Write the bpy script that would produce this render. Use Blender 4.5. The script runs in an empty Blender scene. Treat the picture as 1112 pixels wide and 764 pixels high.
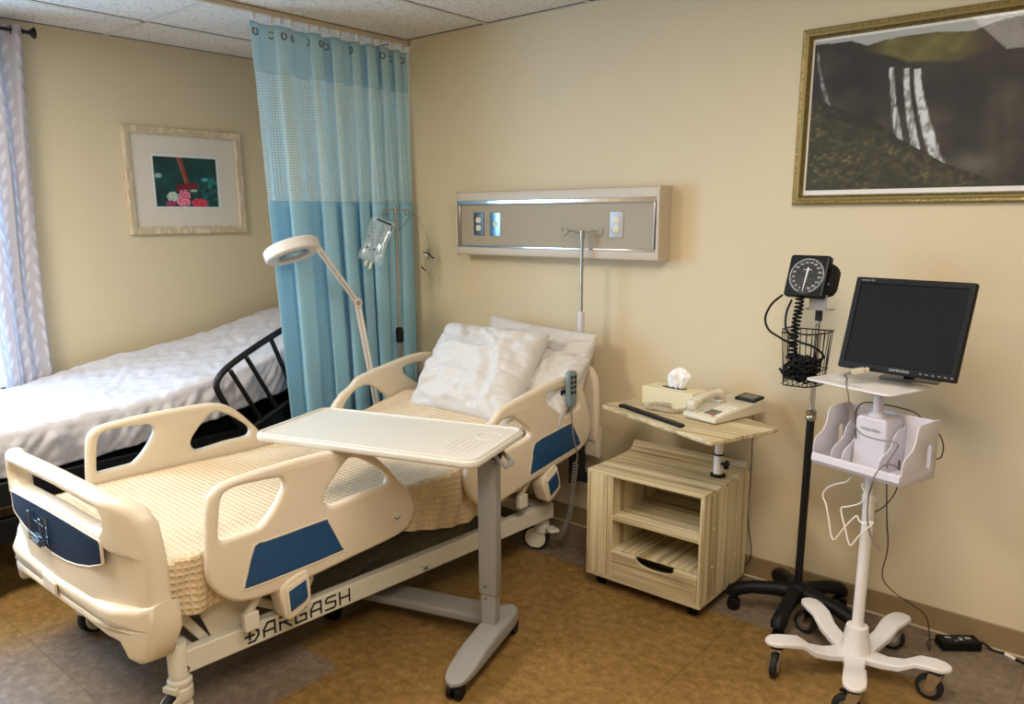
import bpy, bmesh, math, random
import numpy as np
from mathutils import Matrix, Vector, noise
random.seed(7)
R = math.radians
COL = bpy.context.scene.collection

# ------------------------------------------------------------------ camera numbers
FPX, PPX, PPY = 851.42, 556.0, 417.0
YAW, PIT, ROL = R(40.141), R(12.033), R(-0.245)
CAM = np.array([4.42, -3.1, 1.536])
_f = np.array([-math.sin(YAW)*math.cos(PIT), math.cos(YAW)*math.cos(PIT), -math.sin(PIT)])
_r = np.array([math.cos(YAW), math.sin(YAW), 0.0]); _u = np.cross(_r, _f)
RT = _r*math.cos(ROL) + _u*math.sin(ROL); UP = -_r*math.sin(ROL) + _u*math.cos(ROL); FW = _f
def ray(q): return FW + (q[0]-PPX)/FPX*RT - (q[1]-PPY)/FPX*UP
def hit(q, P0, n):
    d = ray(q); n = np.array(n, float)
    return CAM + d*(((np.array(P0, float)-CAM) @ n)/(d @ n))
class Frame:
    """local frame of a thing: origin, turned by rz"""
    def __init__(s, loc, rz=0.0):
        s.O = np.array(loc, float); s.rz = rz
        s.x = np.array([math.cos(rz), math.sin(rz), 0]); s.y = np.array([-math.sin(rz), math.cos(rz), 0])
    def loc(s, P):
        v = np.array(P, float)-s.O; return Vector((v @ s.x, v @ s.y, v[2]))
    def px(s, q, x): return s.loc(hit(q, s.O + s.x*x, s.x))
    def py(s, q, y): return s.loc(hit(q, s.O + s.y*y, s.y))
    def pz(s, q, z): return s.loc(hit(q, (0, 0, s.O[2]+z), (0, 0, 1)))

# ------------------------------------------------------------------ materials
def lin(c):
    return tuple(((v/12.92) if v <= .04045 else ((v+.055)/1.055)**2.4) for v in (x/255 for x in c)) + (1,)
def new_mat(name):
    m = bpy.data.materials.new(name); m.use_nodes = True
    nt = m.node_tree; b = nt.nodes['Principled BSDF']; return m, nt, b
def N(nt, t, **k):
    n = nt.nodes.new(t)
    for a, v in k.items():
        if a in n.inputs.keys(): n.inputs[a].default_value = v
        else: setattr(n, a, v)
    return n
def L(nt, a, b): nt.links.new(a, b)
def mat(name, c, rough=.5, metal=0, var=0, vs=8, bump=0, bs=60, bd=.002, coat=0, spec=.5, trans=0, sub=0, sheen=0):
    m, nt, b = new_mat(name)
    b.inputs['Base Color'].default_value = lin(c); b.inputs['Roughness'].default_value = rough
    b.inputs['Metallic'].default_value = metal; b.inputs['Coat Weight'].default_value = coat
    b.inputs['Specular IOR Level'].default_value = spec
    b.inputs['Transmission Weight'].default_value = trans
    b.inputs['Sheen Weight'].default_value = sheen
    tc = N(nt, 'ShaderNodeTexCoord')
    if var:
        n = N(nt, 'ShaderNodeTexNoise', Scale=vs, Detail=5.0); L(nt, tc.outputs['Object'], n.inputs['Vector'])
        mx = N(nt, 'ShaderNodeMixRGB'); a = lin(c)
        mx.inputs[1].default_value = tuple(min(1, v*(1-var)) for v in a[:3])+(1,)
        mx.inputs[2].default_value = tuple(min(1, v*(1+var)) for v in a[:3])+(1,)
        L(nt, n.outputs['Fac'], mx.inputs[0]); L(nt, mx.outputs[0], b.inputs['Base Color'])
    if bump:
        n = N(nt, 'ShaderNodeTexNoise', Scale=bs, Detail=4.0); L(nt, tc.outputs['Object'], n.inputs['Vector'])
        bp = N(nt, 'ShaderNodeBump', Strength=bump, Distance=bd); L(nt, n.outputs['Fac'], bp.inputs['Height'])
        L(nt, bp.outputs[0], b.inputs['Normal'])
    return m
M = {}
M['cream'] = mat('bed_plastic', (222, 208, 184), .38, bump=.03, bs=400, bd=.0003)
M['blue'] = mat('blue_plastic', (22, 70, 112), .45)
M['navy'] = mat('navy_plastic', (18, 42, 70), .6, spec=.2)
M['bedmetal'] = mat('painted_bed_metal', (214, 208, 190), .45)
M['darkmetal'] = mat('dark_metal', (40, 42, 45), .5, .4)
M['black'] = mat('black_plastic', (12, 12, 13), .5, spec=.22)
M['blackmetal'] = mat('black_painted_metal', (12, 12, 13), .42, spec=.35)
M['rubber'] = mat('rubber', (18, 18, 18), .7)
M['steel'] = mat('brushed_steel', (176, 172, 165), .28, 1.0)
M['chrome'] = mat('chrome', (220, 220, 222), .1, 1.0)
M['white'] = mat('white_plastic', (224, 220, 218), .35)
M['whitemetal'] = mat('white_painted_metal', (232, 228, 226), .35)
M['lilac'] = mat('pale_grey_plastic', (205, 200, 206), .4)
M['greymetal'] = mat('grey_table_metal', (140, 138, 134), .45)
M['tabletop'] = mat('table_top_plastic', (212, 208, 197), .3)
M['pillow'] = mat('pillow_cotton', (208, 203, 196), .9, bump=.15, bs=180, bd=.0006, sheen=.2)
M['phone'] = mat('phone_plastic', (212, 202, 178), .42)
M['phonekey'] = mat('phone_key', (120, 116, 108), .5)
M['phonelabel'] = mat('phone_label', (236, 232, 220), .5)
M['orange'] = mat('orange_key', (216, 120, 40), .5)
M['tissuebox'] = mat('tissue_box_card', (226, 214, 176), .7)
M['tissue'] = mat('tissue_paper', (246, 243, 240), .9)
M['pane_beige'] = mat('beige_laminate', (164, 151, 126), .55)
M['beigemetal'] = mat('beige_enamel', (198, 185, 165), .4)
M['basebd'] = mat('vinyl_base', (142, 120, 84), .55, var=.06)
M['caulk'] = mat('floor_seam_caulk', (196, 178, 146), .7)
M['wall'] = mat('painted_wall', (216, 200, 166), .62, var=.025, vs=1.3, bump=.06, bs=220, bd=.0006)
M['cord'] = mat('dark_cord', (52, 34, 34), .5)
M['greycord'] = mat('grey_cord', (128, 120, 112), .5)
M['whitewire'] = mat('white_wire', (240, 236, 225), .35)
M['coil'] = mat('coil_cord_beige', (196, 184, 160), .5)
M['lampwhite'] = mat('lamp_enamel', (226, 220, 214), .35)
M['handset'] = mat('remote_grey', (120, 140, 140), .45)
M['ivory'] = mat('ivory_receptacle', (232, 222, 190), .4)
M['ink'] = mat('printed_ink', (24, 24, 34), .6)
M['inkgrey'] = mat('grey_print', (96, 110, 112), .6)
M['logo'] = mat('silver_print', (176, 178, 180), .4)
M['dial'] = mat('dial_face', (26, 28, 28), .3)
M['dialprint'] = mat('dial_print', (214, 216, 210), .5)
M['screen'] = mat('lcd_screen', (22, 25, 27), .5, spec=.1)
M['lcd'] = mat('phone_lcd', (92, 92, 84), .2)
M['mat_board'] = mat('mat_board', (232, 222, 206), .9)
M['white_board'] = mat('white_board', (236, 234, 230), .9)
M['print_border'] = mat('print_border', (222, 214, 200), .8)
M['velcro'] = mat('dark_cuff_cloth', (12, 12, 13), .95, bump=.8, bs=220, bd=.003)
M['troffer'] = mat('troffer_enamel', (235, 235, 230), .5)

def glass_mat(name, tint=(1, 1, 1, 1), rough=.02, fac=1.0):
    m = bpy.data.materials.new(name); m.use_nodes = True; nt = m.node_tree; nt.nodes.clear()
    o = N(nt, 'ShaderNodeOutputMaterial'); t = N(nt, 'ShaderNodeBsdfTransparent'); t.inputs[0].default_value = tint
    g = N(nt, 'ShaderNodeBsdfGlossy'); g.inputs['Roughness'].default_value = rough
    fr = N(nt, 'ShaderNodeFresnel'); fr.inputs[0].default_value = 1.45
    mu = N(nt, 'ShaderNodeMath', operation='MULTIPLY'); mu.inputs[1].default_value = fac
    L(nt, fr.outputs[0], mu.inputs[0])
    mx = N(nt, 'ShaderNodeMixShader'); L(nt, mu.outputs[0], mx.inputs[0]); L(nt, t.outputs[0], mx.inputs[1]); L(nt, g.outputs[0], mx.inputs[2]); L(nt, mx.outputs[0], o.inputs[0])
    return m
M['glass'] = glass_mat('picture_glass', fac=.22)
M['clear'] = glass_mat('clear_plastic', (.84, .88, .9, 1), .12, 1.2)
def bag_mat():
    m = bpy.data.materials.new('bag_film'); m.use_nodes = True; nt = m.node_tree; nt.nodes.clear()
    o = N(nt, 'ShaderNodeOutputMaterial'); t = N(nt, 'ShaderNodeBsdfTransparent'); t.inputs[0].default_value = (.93, .97, .98, 1)
    d = N(nt, 'ShaderNodeBsdfDiffuse'); d.inputs[0].default_value = (.75, .85, .88, 1); g = N(nt, 'ShaderNodeBsdfGlossy'); g.inputs['Roughness'].default_value = .12
    a = N(nt, 'ShaderNodeMixShader'); a.inputs[0].default_value = .22; L(nt, t.outputs[0], a.inputs[1]); L(nt, d.outputs[0], a.inputs[2])
    b = N(nt, 'ShaderNodeMixShader'); b.inputs[0].default_value = .10; L(nt, a.outputs[0], b.inputs[1]); L(nt, g.outputs[0], b.inputs[2]); L(nt, b.outputs[0], o.inputs[0]); return m
M['bag'] = bag_mat()
M['lens'] = glass_mat('lens_glass', (.85, .9, .88, 1), .03, 2.0)
M['tube'] = glass_mat('clear_tube', (.8, .84, .84, 1), .1, 3.0)

def wood(name, axis, cols=((140, 122, 88), (180, 163, 124), (205, 190, 152), (218, 205, 170)), sc=1.0):
    """striped laminate; axis = direction the stripes run along"""
    m, nt, b = new_mat(name); tc = N(nt, 'ShaderNodeTexCoord'); mp = N(nt, 'ShaderNodeMapping')
    s = [46*sc]*3; s[axis] = .9; mp.inputs['Scale'].default_value = s
    L(nt, tc.outputs['Object'], mp.inputs[0])
    n = N(nt, 'ShaderNodeTexNoise', Scale=1.0, Detail=3.0, Roughness=.65, Distortion=.25); L(nt, mp.outputs[0], n.inputs['Vector'])
    r = N(nt, 'ShaderNodeValToRGB'); e = r.color_ramp.elements
    e[0].position = .33; e[0].color = lin(cols[0]); e[1].position = .72; e[1].color = lin(cols[3])
    a = e.new(.43); a.color = lin(cols[1]); a = e.new(.52); a.color = lin(cols[2])
    L(nt, n.outputs['Fac'], r.inputs[0]); L(nt, r.outputs[0], b.inputs['Base Color']); b.inputs['Roughness'].default_value = .5
    return m
M['wood_x'] = wood('striped_laminate_across', 0); M['wood_y'] = wood('striped_laminate_deep', 1); M['wood_z'] = wood('striped_laminate_upright', 2)
def framewood():
    m, nt, b = new_mat('limed_oak'); tc = N(nt, 'ShaderNodeTexCoord'); w = N(nt, 'ShaderNodeTexWave', Scale=14.0, Distortion=9.0, Detail=2.0)
    mp = N(nt, 'ShaderNodeMapping'); mp.inputs['Scale'].default_value = (1, 1, .45); L(nt, tc.outputs['Object'], mp.inputs[0]); L(nt, mp.outputs[0], w.inputs[0])
    w.inputs['Detail Scale'].default_value = 1.2
    r = N(nt, 'ShaderNodeValToRGB'); e = r.color_ramp.elements; e[0].color = lin((196, 176, 142)); e[1].color = lin((220, 204, 176))
    L(nt, w.outputs['Fac'], r.inputs[0]); L(nt, r.outputs[0], b.inputs['Base Color']); b.inputs['Roughness'].default_value = .6
    return m
M['oak'] = framewood()
def goldframe():
    m, nt, b = new_mat('gilt_moulding'); tc = N(nt, 'ShaderNodeTexCoord'); v = N(nt, 'ShaderNodeTexVoronoi', Scale=110.0)
    L(nt, tc.outputs['Object'], v.inputs['Vector']); r = N(nt, 'ShaderNodeValToRGB'); e = r.color_ramp.elements
    e[0].color = lin((92, 78, 44)); e[1].color = lin((150, 134, 84)); e[1].position = .6
    L(nt, v.outputs['Distance'], r.inputs[0]); L(nt, r.outputs[0], b.inputs['Base Color'])
    b.inputs['Metallic'].default_value = .6; b.inputs['Roughness'].default_value = .4
    bp = N(nt, 'ShaderNodeBump', Strength=.6, Distance=.002); L(nt, v.outputs['Distance'], bp.inputs['Height']); L(nt, bp.outputs[0], b.inputs['Normal'])
    return m
M['gilt'] = goldframe(); M['giltplain'] = mat('plain_gilt', (172, 158, 110), .35, .6)

def floor_mat():
    m, nt, b = new_mat('mottled_vinyl_tile'); tc = N(nt, 'ShaderNodeTexCoord'); P = tc.outputs['Object']
    n1 = N(nt, 'ShaderNodeTexNoise', Scale=26.0, Detail=8.0, Roughness=.7); L(nt, P, n1.inputs['Vector'])
    n2 = N(nt, 'ShaderNodeTexNoise', Scale=4.0, Detail=3.0); L(nt, P, n2.inputs['Vector'])
    r1 = N(nt, 'ShaderNodeValToRGB'); e = r1.color_ramp.elements
    e[0].position = .32; e[0].color = lin((122, 93, 48)); e[1].position = .72; e[1].color = lin((174, 140, 86)); x = e.new(.52); x.color = lin((148, 115, 64))
    L(nt, n1.outputs['Fac'], r1.inputs[0])
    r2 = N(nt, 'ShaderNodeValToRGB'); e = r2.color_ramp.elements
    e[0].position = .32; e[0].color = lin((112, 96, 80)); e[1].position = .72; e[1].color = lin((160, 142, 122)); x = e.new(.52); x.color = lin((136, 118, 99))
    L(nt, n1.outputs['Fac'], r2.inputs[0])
    # greyer tone: a run along the head wall and a patch at the bed's foot
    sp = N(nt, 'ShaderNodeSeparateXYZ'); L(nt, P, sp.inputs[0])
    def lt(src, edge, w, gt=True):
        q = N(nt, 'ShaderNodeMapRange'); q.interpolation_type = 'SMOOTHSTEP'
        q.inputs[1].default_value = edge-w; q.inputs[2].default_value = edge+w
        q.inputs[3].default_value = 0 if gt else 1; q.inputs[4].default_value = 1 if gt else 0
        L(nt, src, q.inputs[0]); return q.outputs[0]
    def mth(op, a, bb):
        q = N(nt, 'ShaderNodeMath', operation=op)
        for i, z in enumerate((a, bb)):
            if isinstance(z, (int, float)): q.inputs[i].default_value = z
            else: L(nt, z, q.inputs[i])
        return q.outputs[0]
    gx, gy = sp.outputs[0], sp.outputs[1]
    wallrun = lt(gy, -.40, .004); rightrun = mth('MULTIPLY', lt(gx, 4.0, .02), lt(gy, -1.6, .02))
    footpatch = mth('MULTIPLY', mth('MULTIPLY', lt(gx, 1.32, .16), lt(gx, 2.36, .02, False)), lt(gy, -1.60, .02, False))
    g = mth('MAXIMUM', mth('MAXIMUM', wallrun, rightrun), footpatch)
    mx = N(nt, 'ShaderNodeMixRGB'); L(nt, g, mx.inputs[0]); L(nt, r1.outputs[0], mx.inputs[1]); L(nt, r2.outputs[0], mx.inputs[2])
    # thin joints
    def joint(src, off, per):
        a = mth('ADD', src, -off); a = mth('MODULO', mth('ADD', mth('MODULO', a, per), per), per)
        return mth('LESS_THAN', a, .0022)
    j = mth('MAXIMUM', joint(gx, 2.372, .9144), joint(gy, -.40, .9144))
    mj = N(nt, 'ShaderNodeMixRGB'); mj.inputs[2].default_value = lin((70, 54, 36)); L(nt, mth('MULTIPLY', j, .7), mj.inputs[0]); L(nt, mx.outputs[0], mj.inputs[1])
    mu = N(nt, 'ShaderNodeMixRGB', blend_type='MULTIPLY'); mu.inputs[0].default_value = .35; L(nt, mj.outputs[0], mu.inputs[1]); L(nt, n2.outputs['Fac'], mu.inputs[2])
    L(nt, mu.outputs[0], b.inputs['Base Color']); b.inputs['Roughness'].default_value = .42; b.inputs['Specular IOR Level'].default_value = .35
    bp = N(nt, 'ShaderNodeBump', Strength=.08, Distance=.001); L(nt, n1.outputs['Fac'], bp.inputs['Height']); L(nt, bp.outputs[0], b.inputs['Normal'])
    return m
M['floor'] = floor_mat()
def ceiling_mat():
    m, nt, b = new_mat('fissured_ceiling_tile'); tc = N(nt, 'ShaderNodeTexCoord')
    n = N(nt, 'ShaderNodeTexNoise', Scale=95.0, Detail=3.0, Roughness=.6); L(nt, tc.outputs['Object'], n.inputs['Vector'])
    r = N(nt, 'ShaderNodeValToRGB'); e = r.color_ramp.elements; e[0].position = .36; e[0].color = lin((176, 166, 152)); e[1].position = .46; e[1].color = lin((226, 219, 210))
    L(nt, n.outputs['Fac'], r.inputs[0]); L(nt, r.outputs[0], b.inputs['Base Color']); b.inputs['Roughness'].default_value = .95
    bp = N(nt, 'ShaderNodeBump', Strength=.35, Distance=.002); L(nt, n.outputs['Fac'], bp.inputs['Height']); L(nt, bp.outputs[0], b.inputs['Normal'])
    return m
M['ceiling'] = ceiling_mat(); M['grid'] = mat('ceiling_grid', (206, 198, 186), .5); M['gap'] = mat('dark_gap', (38, 34, 30), .9)

def waffle_mat():
    m, nt, b = new_mat('waffle_blanket'); uv = N(nt, 'ShaderNodeUVMap'); sp = N(nt, 'ShaderNodeSeparateXYZ'); L(nt, uv.outputs[0], sp.inputs[0])
    def ridge(src):
        a = N(nt, 'ShaderNodeMath', operation='MULTIPLY'); a.inputs[1].default_value = math.pi/.021; L(nt, src, a.inputs[0])
        s = N(nt, 'ShaderNodeMath', operation='SINE'); L(nt, a.outputs[0], s.inputs[0]); c = N(nt, 'ShaderNodeMath', operation='ABSOLUTE'); L(nt, s.outputs[0], c.inputs[0]); return c.outputs[0]
    a, c = ridge(sp.outputs[0]), ridge(sp.outputs[1])
    h = N(nt, 'ShaderNodeMath', operation='MULTIPLY'); L(nt, a, h.inputs[0]); L(nt, c, h.inputs[1])
    inv = N(nt, 'ShaderNodeMath', operation='SUBTRACT'); inv.inputs[0].default_value = 1.0; L(nt, h.outputs[0], inv.inputs[1])
    n = N(nt, 'ShaderNodeTexNoise', Scale=6.0, Detail=6.0); tc = N(nt, 'ShaderNodeTexCoord'); L(nt, tc.outputs['Object'], n.inputs['Vector'])
    mx = N(nt, 'ShaderNodeMixRGB'); mx.inputs[1].default_value = lin((212, 186, 146)); mx.inputs[2].default_value = lin((224, 201, 163)); L(nt, n.outputs['Fac'], mx.inputs[0])
    L(nt, mx.outputs[0], b.inputs['Base Color']); b.inputs['Roughness'].default_value = .9; b.inputs['Sheen Weight'].default_value = .25
    bp = N(nt, 'ShaderNodeBump', Strength=.9, Distance=.005); L(nt, inv.outputs[0], bp.inputs['Height']); L(nt, bp.outputs[0], b.inputs['Normal'])
    return m
M['waffle'] = waffle_mat()
M['sheet'] = mat('white_sheet', (200, 197, 200), .85, bump=.2, bs=30, bd=.004, sheen=.15)
def topper_mat():
    return mat('sheet_plain', (238, 234, 230), .85, bump=.12, bs=160, bd=.001)

def cloth(name, c, transl=.35, extra=None):
    m = bpy.data.materials.new(name); m.use_nodes = True; nt = m.node_tree; nt.nodes.clear()
    o = N(nt, 'ShaderNodeOutputMaterial'); d = N(nt, 'ShaderNodeBsdfDiffuse'); d.inputs[0].default_value = lin(c)
    t = N(nt, 'ShaderNodeBsdfTranslucent'); t.inputs[0].default_value = lin(c)
    mx = N(nt, 'ShaderNodeMixShader'); mx.inputs[0].default_value = transl; L(nt, d.outputs[0], mx.inputs[1]); L(nt, t.outputs[0], mx.inputs[2])
    gl = N(nt, 'ShaderNodeBsdfGlossy'); gl.inputs['Roughness'].default_value = .45; m2 = N(nt, 'ShaderNodeMixShader'); m2.inputs[0].default_value = .05
    L(nt, mx.outputs[0], m2.inputs[1]); L(nt, gl.outputs[0], m2.inputs[2]); L(nt, m2.outputs[0], o.inputs[0])
    return m, nt, d, t, m2, o
M['curtain'] = cloth('curtain_cloth', (176, 227, 246), .30)[0]
M['curtaintop'] = cloth('curtain_header', (192, 231, 246), .26)[0]
def net():
    m, nt, d, t, m2, o = cloth('curtain_net', (200, 235, 246), .26)
    uv = N(nt, 'ShaderNodeUVMap'); sp = N(nt, 'ShaderNodeSeparateXYZ'); L(nt, uv.outputs[0], sp.inputs[0])
    def cell(src, per, duty):
        a = N(nt, 'ShaderNodeMath', operation='DIVIDE'); a.inputs[1].default_value = per; L(nt, src, a.inputs[0])
        f = N(nt, 'ShaderNodeMath', operation='FRACT'); L(nt, a.outputs[0], f.inputs[0])
        g = N(nt, 'ShaderNodeMath', operation='LESS_THAN'); g.inputs[1].default_value = duty; L(nt, f.outputs[0], g.inputs[0]); return g.outputs[0]
    a, c = cell(sp.outputs[0], .0115, .55), cell(sp.outputs[1], .0125, .52)
    h = N(nt, 'ShaderNodeMath', operation='MULTIPLY'); L(nt, a, h.inputs[0]); L(nt, c, h.inputs[1])
    h2 = N(nt, 'ShaderNodeMath', operation='MULTIPLY'); h2.inputs[1].default_value = .72; L(nt, h.outputs[0], h2.inputs[0])
    tr = N(nt, 'ShaderNodeBsdfTransparent'); mx = N(nt, 'ShaderNodeMixShader'); L(nt, h2.outputs[0], mx.inputs[0]); L(nt, m2.outputs[0], mx.inputs[1]); L(nt, tr.outputs[0], mx.inputs[2]); L(nt, mx.outputs[0], o.inputs[0])
    return m
M['net'] = net()
def leafcloth():
    m, nt, d, t, m2, o = cloth('leaf_drape_cloth', (206, 200, 204), .5)
    v = N(nt, 'ShaderNodeVertexColor'); v.layer_name = 'Col'; L(nt, v.outputs[0], d.inputs[0]); L(nt, v.outputs[0], t.inputs[0]); return m
M['leaf'] = leafcloth(); M['grommet'] = mat('grommet_metal', (110, 122, 130), .3, .7)
def emit(name, c, s):
    m = bpy.data.materials.new(name); m.use_nodes = True; nt = m.node_tree; nt.nodes.clear()
    o = N(nt, 'ShaderNodeOutputMaterial'); e = N(nt, 'ShaderNodeEmission'); e.inputs[0].default_value = (*c, 1); e.inputs[1].default_value = s; L(nt, e.outputs[0], o.inputs[0]); return m
def vcol(name, rough=.5):
    m, nt, b = new_mat(name); a = N(nt, 'ShaderNodeVertexColor'); a.layer_name = 'Col'; L(nt, a.outputs[0], b.inputs['Base Color']); b.inputs['Roughness'].default_value = rough; return m
M['paint'] = vcol('printed_picture', .6)

# ------------------------------------------------------------------ mesh builder
class MB:
    def __init__(s): s.v = []; s.f = []; s.uv = None
    def add(s, vs, fs):
        o = len(s.v); s.v += [tuple(v) for v in vs]; s.f += [tuple(i+o for i in f) for f in fs]; return s
    def box(s, x0, x1, y0, y1, z0, z1, T=None):
        vs = [Vector((x, y, z)) for x in (x0, x1) for y in (y0, y1) for z in (z0, z1)]
        if T is not None: vs = [T @ v for v in vs]
        return s.add(vs, [(0, 1, 3, 2), (4, 6, 7, 5), (0, 4, 5, 1), (2, 3, 7, 6), (0, 2, 6, 4), (1, 5, 7, 3)])
    def prism(s, pts, d, T):
        """2D outline in T's xy plane, extruded to z=d"""
        n = len(pts); vs = [T @ Vector((p[0], p[1], 0)) for p in pts]+[T @ Vector((p[0], p[1], d)) for p in pts]
        return s.add(vs, [tuple(range(n))[::-1], tuple(range(n, 2*n))]+[(i, (i+1) % n, n+(i+1) % n, n+i) for i in range(n)])
    def lathe(s, prof, T=None, n=24, cap=True):
        T = T or Matrix(); vs = []; fs = []
        for r, z in prof:
            for i in range(n):
                a = 2*math.pi*i/n; vs.append(T @ Vector((r*math.cos(a), r*math.sin(a), z)))
        for k in range(len(prof)-1):
            for i in range(n): fs.append((k*n+i, k*n+(i+1) % n, (k+1)*n+(i+1) % n, (k+1)*n+i))
        if cap and prof[0][0] > 1e-6: fs.append(tuple(range(n))[::-1])
        if cap and prof[-1][0] > 1e-6: fs.append(tuple((len(prof)-1)*n+i for i in range(n)))
        return s.add(vs, fs)
    def cyl(s, a, b, r, r2=None, n=16):
        a, b = Vector(a), Vector(b); d = b-a; T = Matrix.Translation(a) @ d.to_track_quat('Z', 'Y').to_matrix().to_4x4()
        return s.lathe([(r, 0), (r2 if r2 is not None else r, d.length)], T, n)
    def tube(s, pts, r, n=8, closed=False, smooth=0):
        P = [Vector(p) for p in pts]
        if smooth: P = catmull(P, smooth, closed)
        m = len(P); vs = []; fs = []; up = None
        rr = r if hasattr(r, '__len__') else [r]*m
        for i in range(m):
            t = (P[(i+1) % m]-P[i-1]) if closed else (P[min(i+1, m-1)]-P[max(i-1, 0)])
            if t.length < 1e-9: t = Vector((0, 0, 1))
            t.normalize()
            if up is None: up = t.orthogonal().normalized()
            up = (up-t*up.dot(t)); up = up.normalized() if up.length > 1e-6 else t.orthogonal().normalized()
            sd = t.cross(up)
            for k in range(n):
                a = 2*math.pi*k/n; vs.append(P[i]+(up*math.cos(a)+sd*math.sin(a))*rr[min(i, len(rr)-1)])
        rng = m if closed else m-1
        for i in range(rng):
            for k in range(n): fs.append((i*n+k, i*n+(k+1) % n, ((i+1) % m)*n+(k+1) % n, ((i+1) % m)*n+k))
        if not closed: fs += [tuple(range(n))[::-1], tuple((m-1)*n+k for k in range(n))]
        return s.add(vs, fs)
    def grid(s, fn, nu, nv, uvfn=None):
        o = len(s.v); vs = [tuple(fn(i/nu, j/nv)) for i in range(nu+1) for j in range(nv+1)]
        s.v += vs; st = nv+1
        s.f += [(o+i*st+j, o+(i+1)*st+j, o+(i+1)*st+j+1, o+i*st+j+1) for i in range(nu) for j in range(nv)]
        if uvfn: s.uv = (s.uv or [])+[uvfn(i/nu, j/nv) for i in range(nu+1) for j in range(nv+1)]
        return s
def catmull(P, k=6, closed=False):
    out = []; n = len(P)
    for i in range(n if closed else n-1):
        p0 = P[(i-1) % n] if closed else P[max(i-1, 0)]; p1 = P[i]; p2 = P[(i+1) % n] if closed else P[i+1]
        p3 = P[(i+2) % n] if closed else P[min(i+2, n-1)]
        for j in range(k):
            t = j/k; out.append(.5*((2*p1)+(p2-p0)*t+(2*p0-5*p1+4*p2-p3)*t*t+(3*p1-p0-3*p2+p3)*t*t*t))
    if not closed: out.append(P[-1])
    return out
def smooth2(pts, k=5): return [(p[0], p[1]) for p in catmull([Vector((p[0], p[1], 0)) for p in pts], k, True)]
def roundrect(x0, x1, y0, y1, r, n=5):
    out = []
    for cx, cy, a0 in ((x1-r, y1-r, 0), (x0+r, y1-r, 90), (x0+r, y0+r, 180), (x1-r, y0+r, 270)):
        for k in range(n+1): a = R(a0+90*k/n); out.append((cx+r*math.cos(a), cy+r*math.sin(a)))
    return out
def helix(path, r, turns, per=10):
    P = catmull([Vector(p) for p in path], 12); n = turns*per; out = []; up = None
    cum = [0]
    for a, b in zip(P, P[1:]): cum.append(cum[-1]+(b-a).length)
    for i in range(n+1):
        s = cum[-1]*i/n; k = max(j for j in range(len(cum)) if cum[j] <= s+1e-9); k = min(k, len(P)-2)
        t = (s-cum[k])/max(cum[k+1]-cum[k], 1e-9); p = P[k].lerp(P[k+1], t); d = (P[k+1]-P[k]).normalized()
        if up is None: up = d.orthogonal().normalized()
        up = (up-d*up.dot(d)).normalized(); a = 2*math.pi*i/per
        out.append(p+up*math.cos(a)*r+d.cross(up)*math.sin(a)*r)
    return out

# ------------------------------------------------------------------ objects
def link(name, me, m, parent=None, smooth=40, bevel=0, seg=2):
    o = bpy.data.objects.new(name, me); COL.objects.link(o)
    if m is not None: me.materials.append(m)
    if parent is not None: o.parent = parent
    if bevel:
        b = o.modifiers.new('bevel', 'BEVEL'); b.width = bevel; b.segments = seg; b.limit_method = 'ANGLE'; b.angle_limit = R(35)
    if smooth:
        for p in me.polygons: p.use_smooth = True
        me.set_sharp_from_angle(angle=R(smooth))
    return o
def obj(name, mb, m, parent=None, smooth=40, bevel=0, seg=2, solid=0, subsurf=0, norm=True):
    me = bpy.data.meshes.new(name); me.from_pydata(mb.v, [], mb.f)
    if mb.uv:
        uvl = me.uv_layers.new(name='UVMap')
        for lp in me.loops: uvl.data[lp.index].uv = mb.uv[lp.vertex_index]
    if norm:
        bm = bmesh.new(); bm.from_mesh(me); bmesh.ops.recalc_face_normals(bm, faces=bm.faces); bm.to_mesh(me); bm.free()
    o = link(name, me, m, parent, smooth, bevel, seg)
    if solid: q = o.modifiers.new('solid', 'SOLIDIFY'); q.thickness = abs(solid); q.offset = 0 if solid > 0 else -1
    if subsurf: q = o.modifiers.new('sub', 'SUBSURF'); q.levels = q.render_levels = subsurf
    return o
def plate_mesh(outline, holes, t, bev, T, seg=3, name='plate'):
    """plate with holes and rounded edges: XY outline, thickness t centred on z=0, then moved by T"""
    cu = bpy.data.curves.new(name, 'CURVE'); cu.dimensions = '2D'; cu.fill_mode = 'BOTH'; cu.resolution_u = 1
    cu.extrude = max(t/2-bev, 0); cu.bevel_depth = bev; cu.bevel_resolution = seg; cu.offset = -bev
    for pts in [outline]+list(holes):
        s = cu.splines.new('POLY'); s.points.add(len(pts)-1); s.use_cyclic_u = True
        for p, q in zip(s.points, pts): p.co = (q[0], q[1], 0, 1)
    o = bpy.data.objects.new(name, cu); COL.objects.link(o); dg = bpy.context.evaluated_depsgraph_get()
    me = bpy.data.meshes.new_from_object(o.evaluated_get(dg)); bpy.data.objects.remove(o); bpy.data.curves.remove(cu)
    me.transform(T); me.materials.clear()
    bm = bmesh.new(); bm.from_mesh(me); bmesh.ops.remove_doubles(bm, verts=bm.verts, dist=1e-5); bmesh.ops.recalc_face_normals(bm, faces=bm.faces); bm.to_mesh(me); bm.free()
    return me
def plate(name, outline, holes, t, bev, T, m, parent=None, seg=3, warp=None, smooth=35):
    me = plate_mesh(outline, holes, t, bev, T, seg, name)
    if warp:
        bm = bmesh.new(); bm.from_mesh(me)
        bmesh.ops.triangulate(bm, faces=[f for f in bm.faces if len(f.verts) > 4])
        for _ in range(2): bmesh.ops.subdivide_edges(bm, edges=[e for e in bm.edges if e.calc_length() > .07], cuts=1)
        for v in bm.verts: v.co = Vector(warp(v.co))
        bm.to_mesh(me); bm.free()
    return link(name, me, m, parent, smooth)
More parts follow.
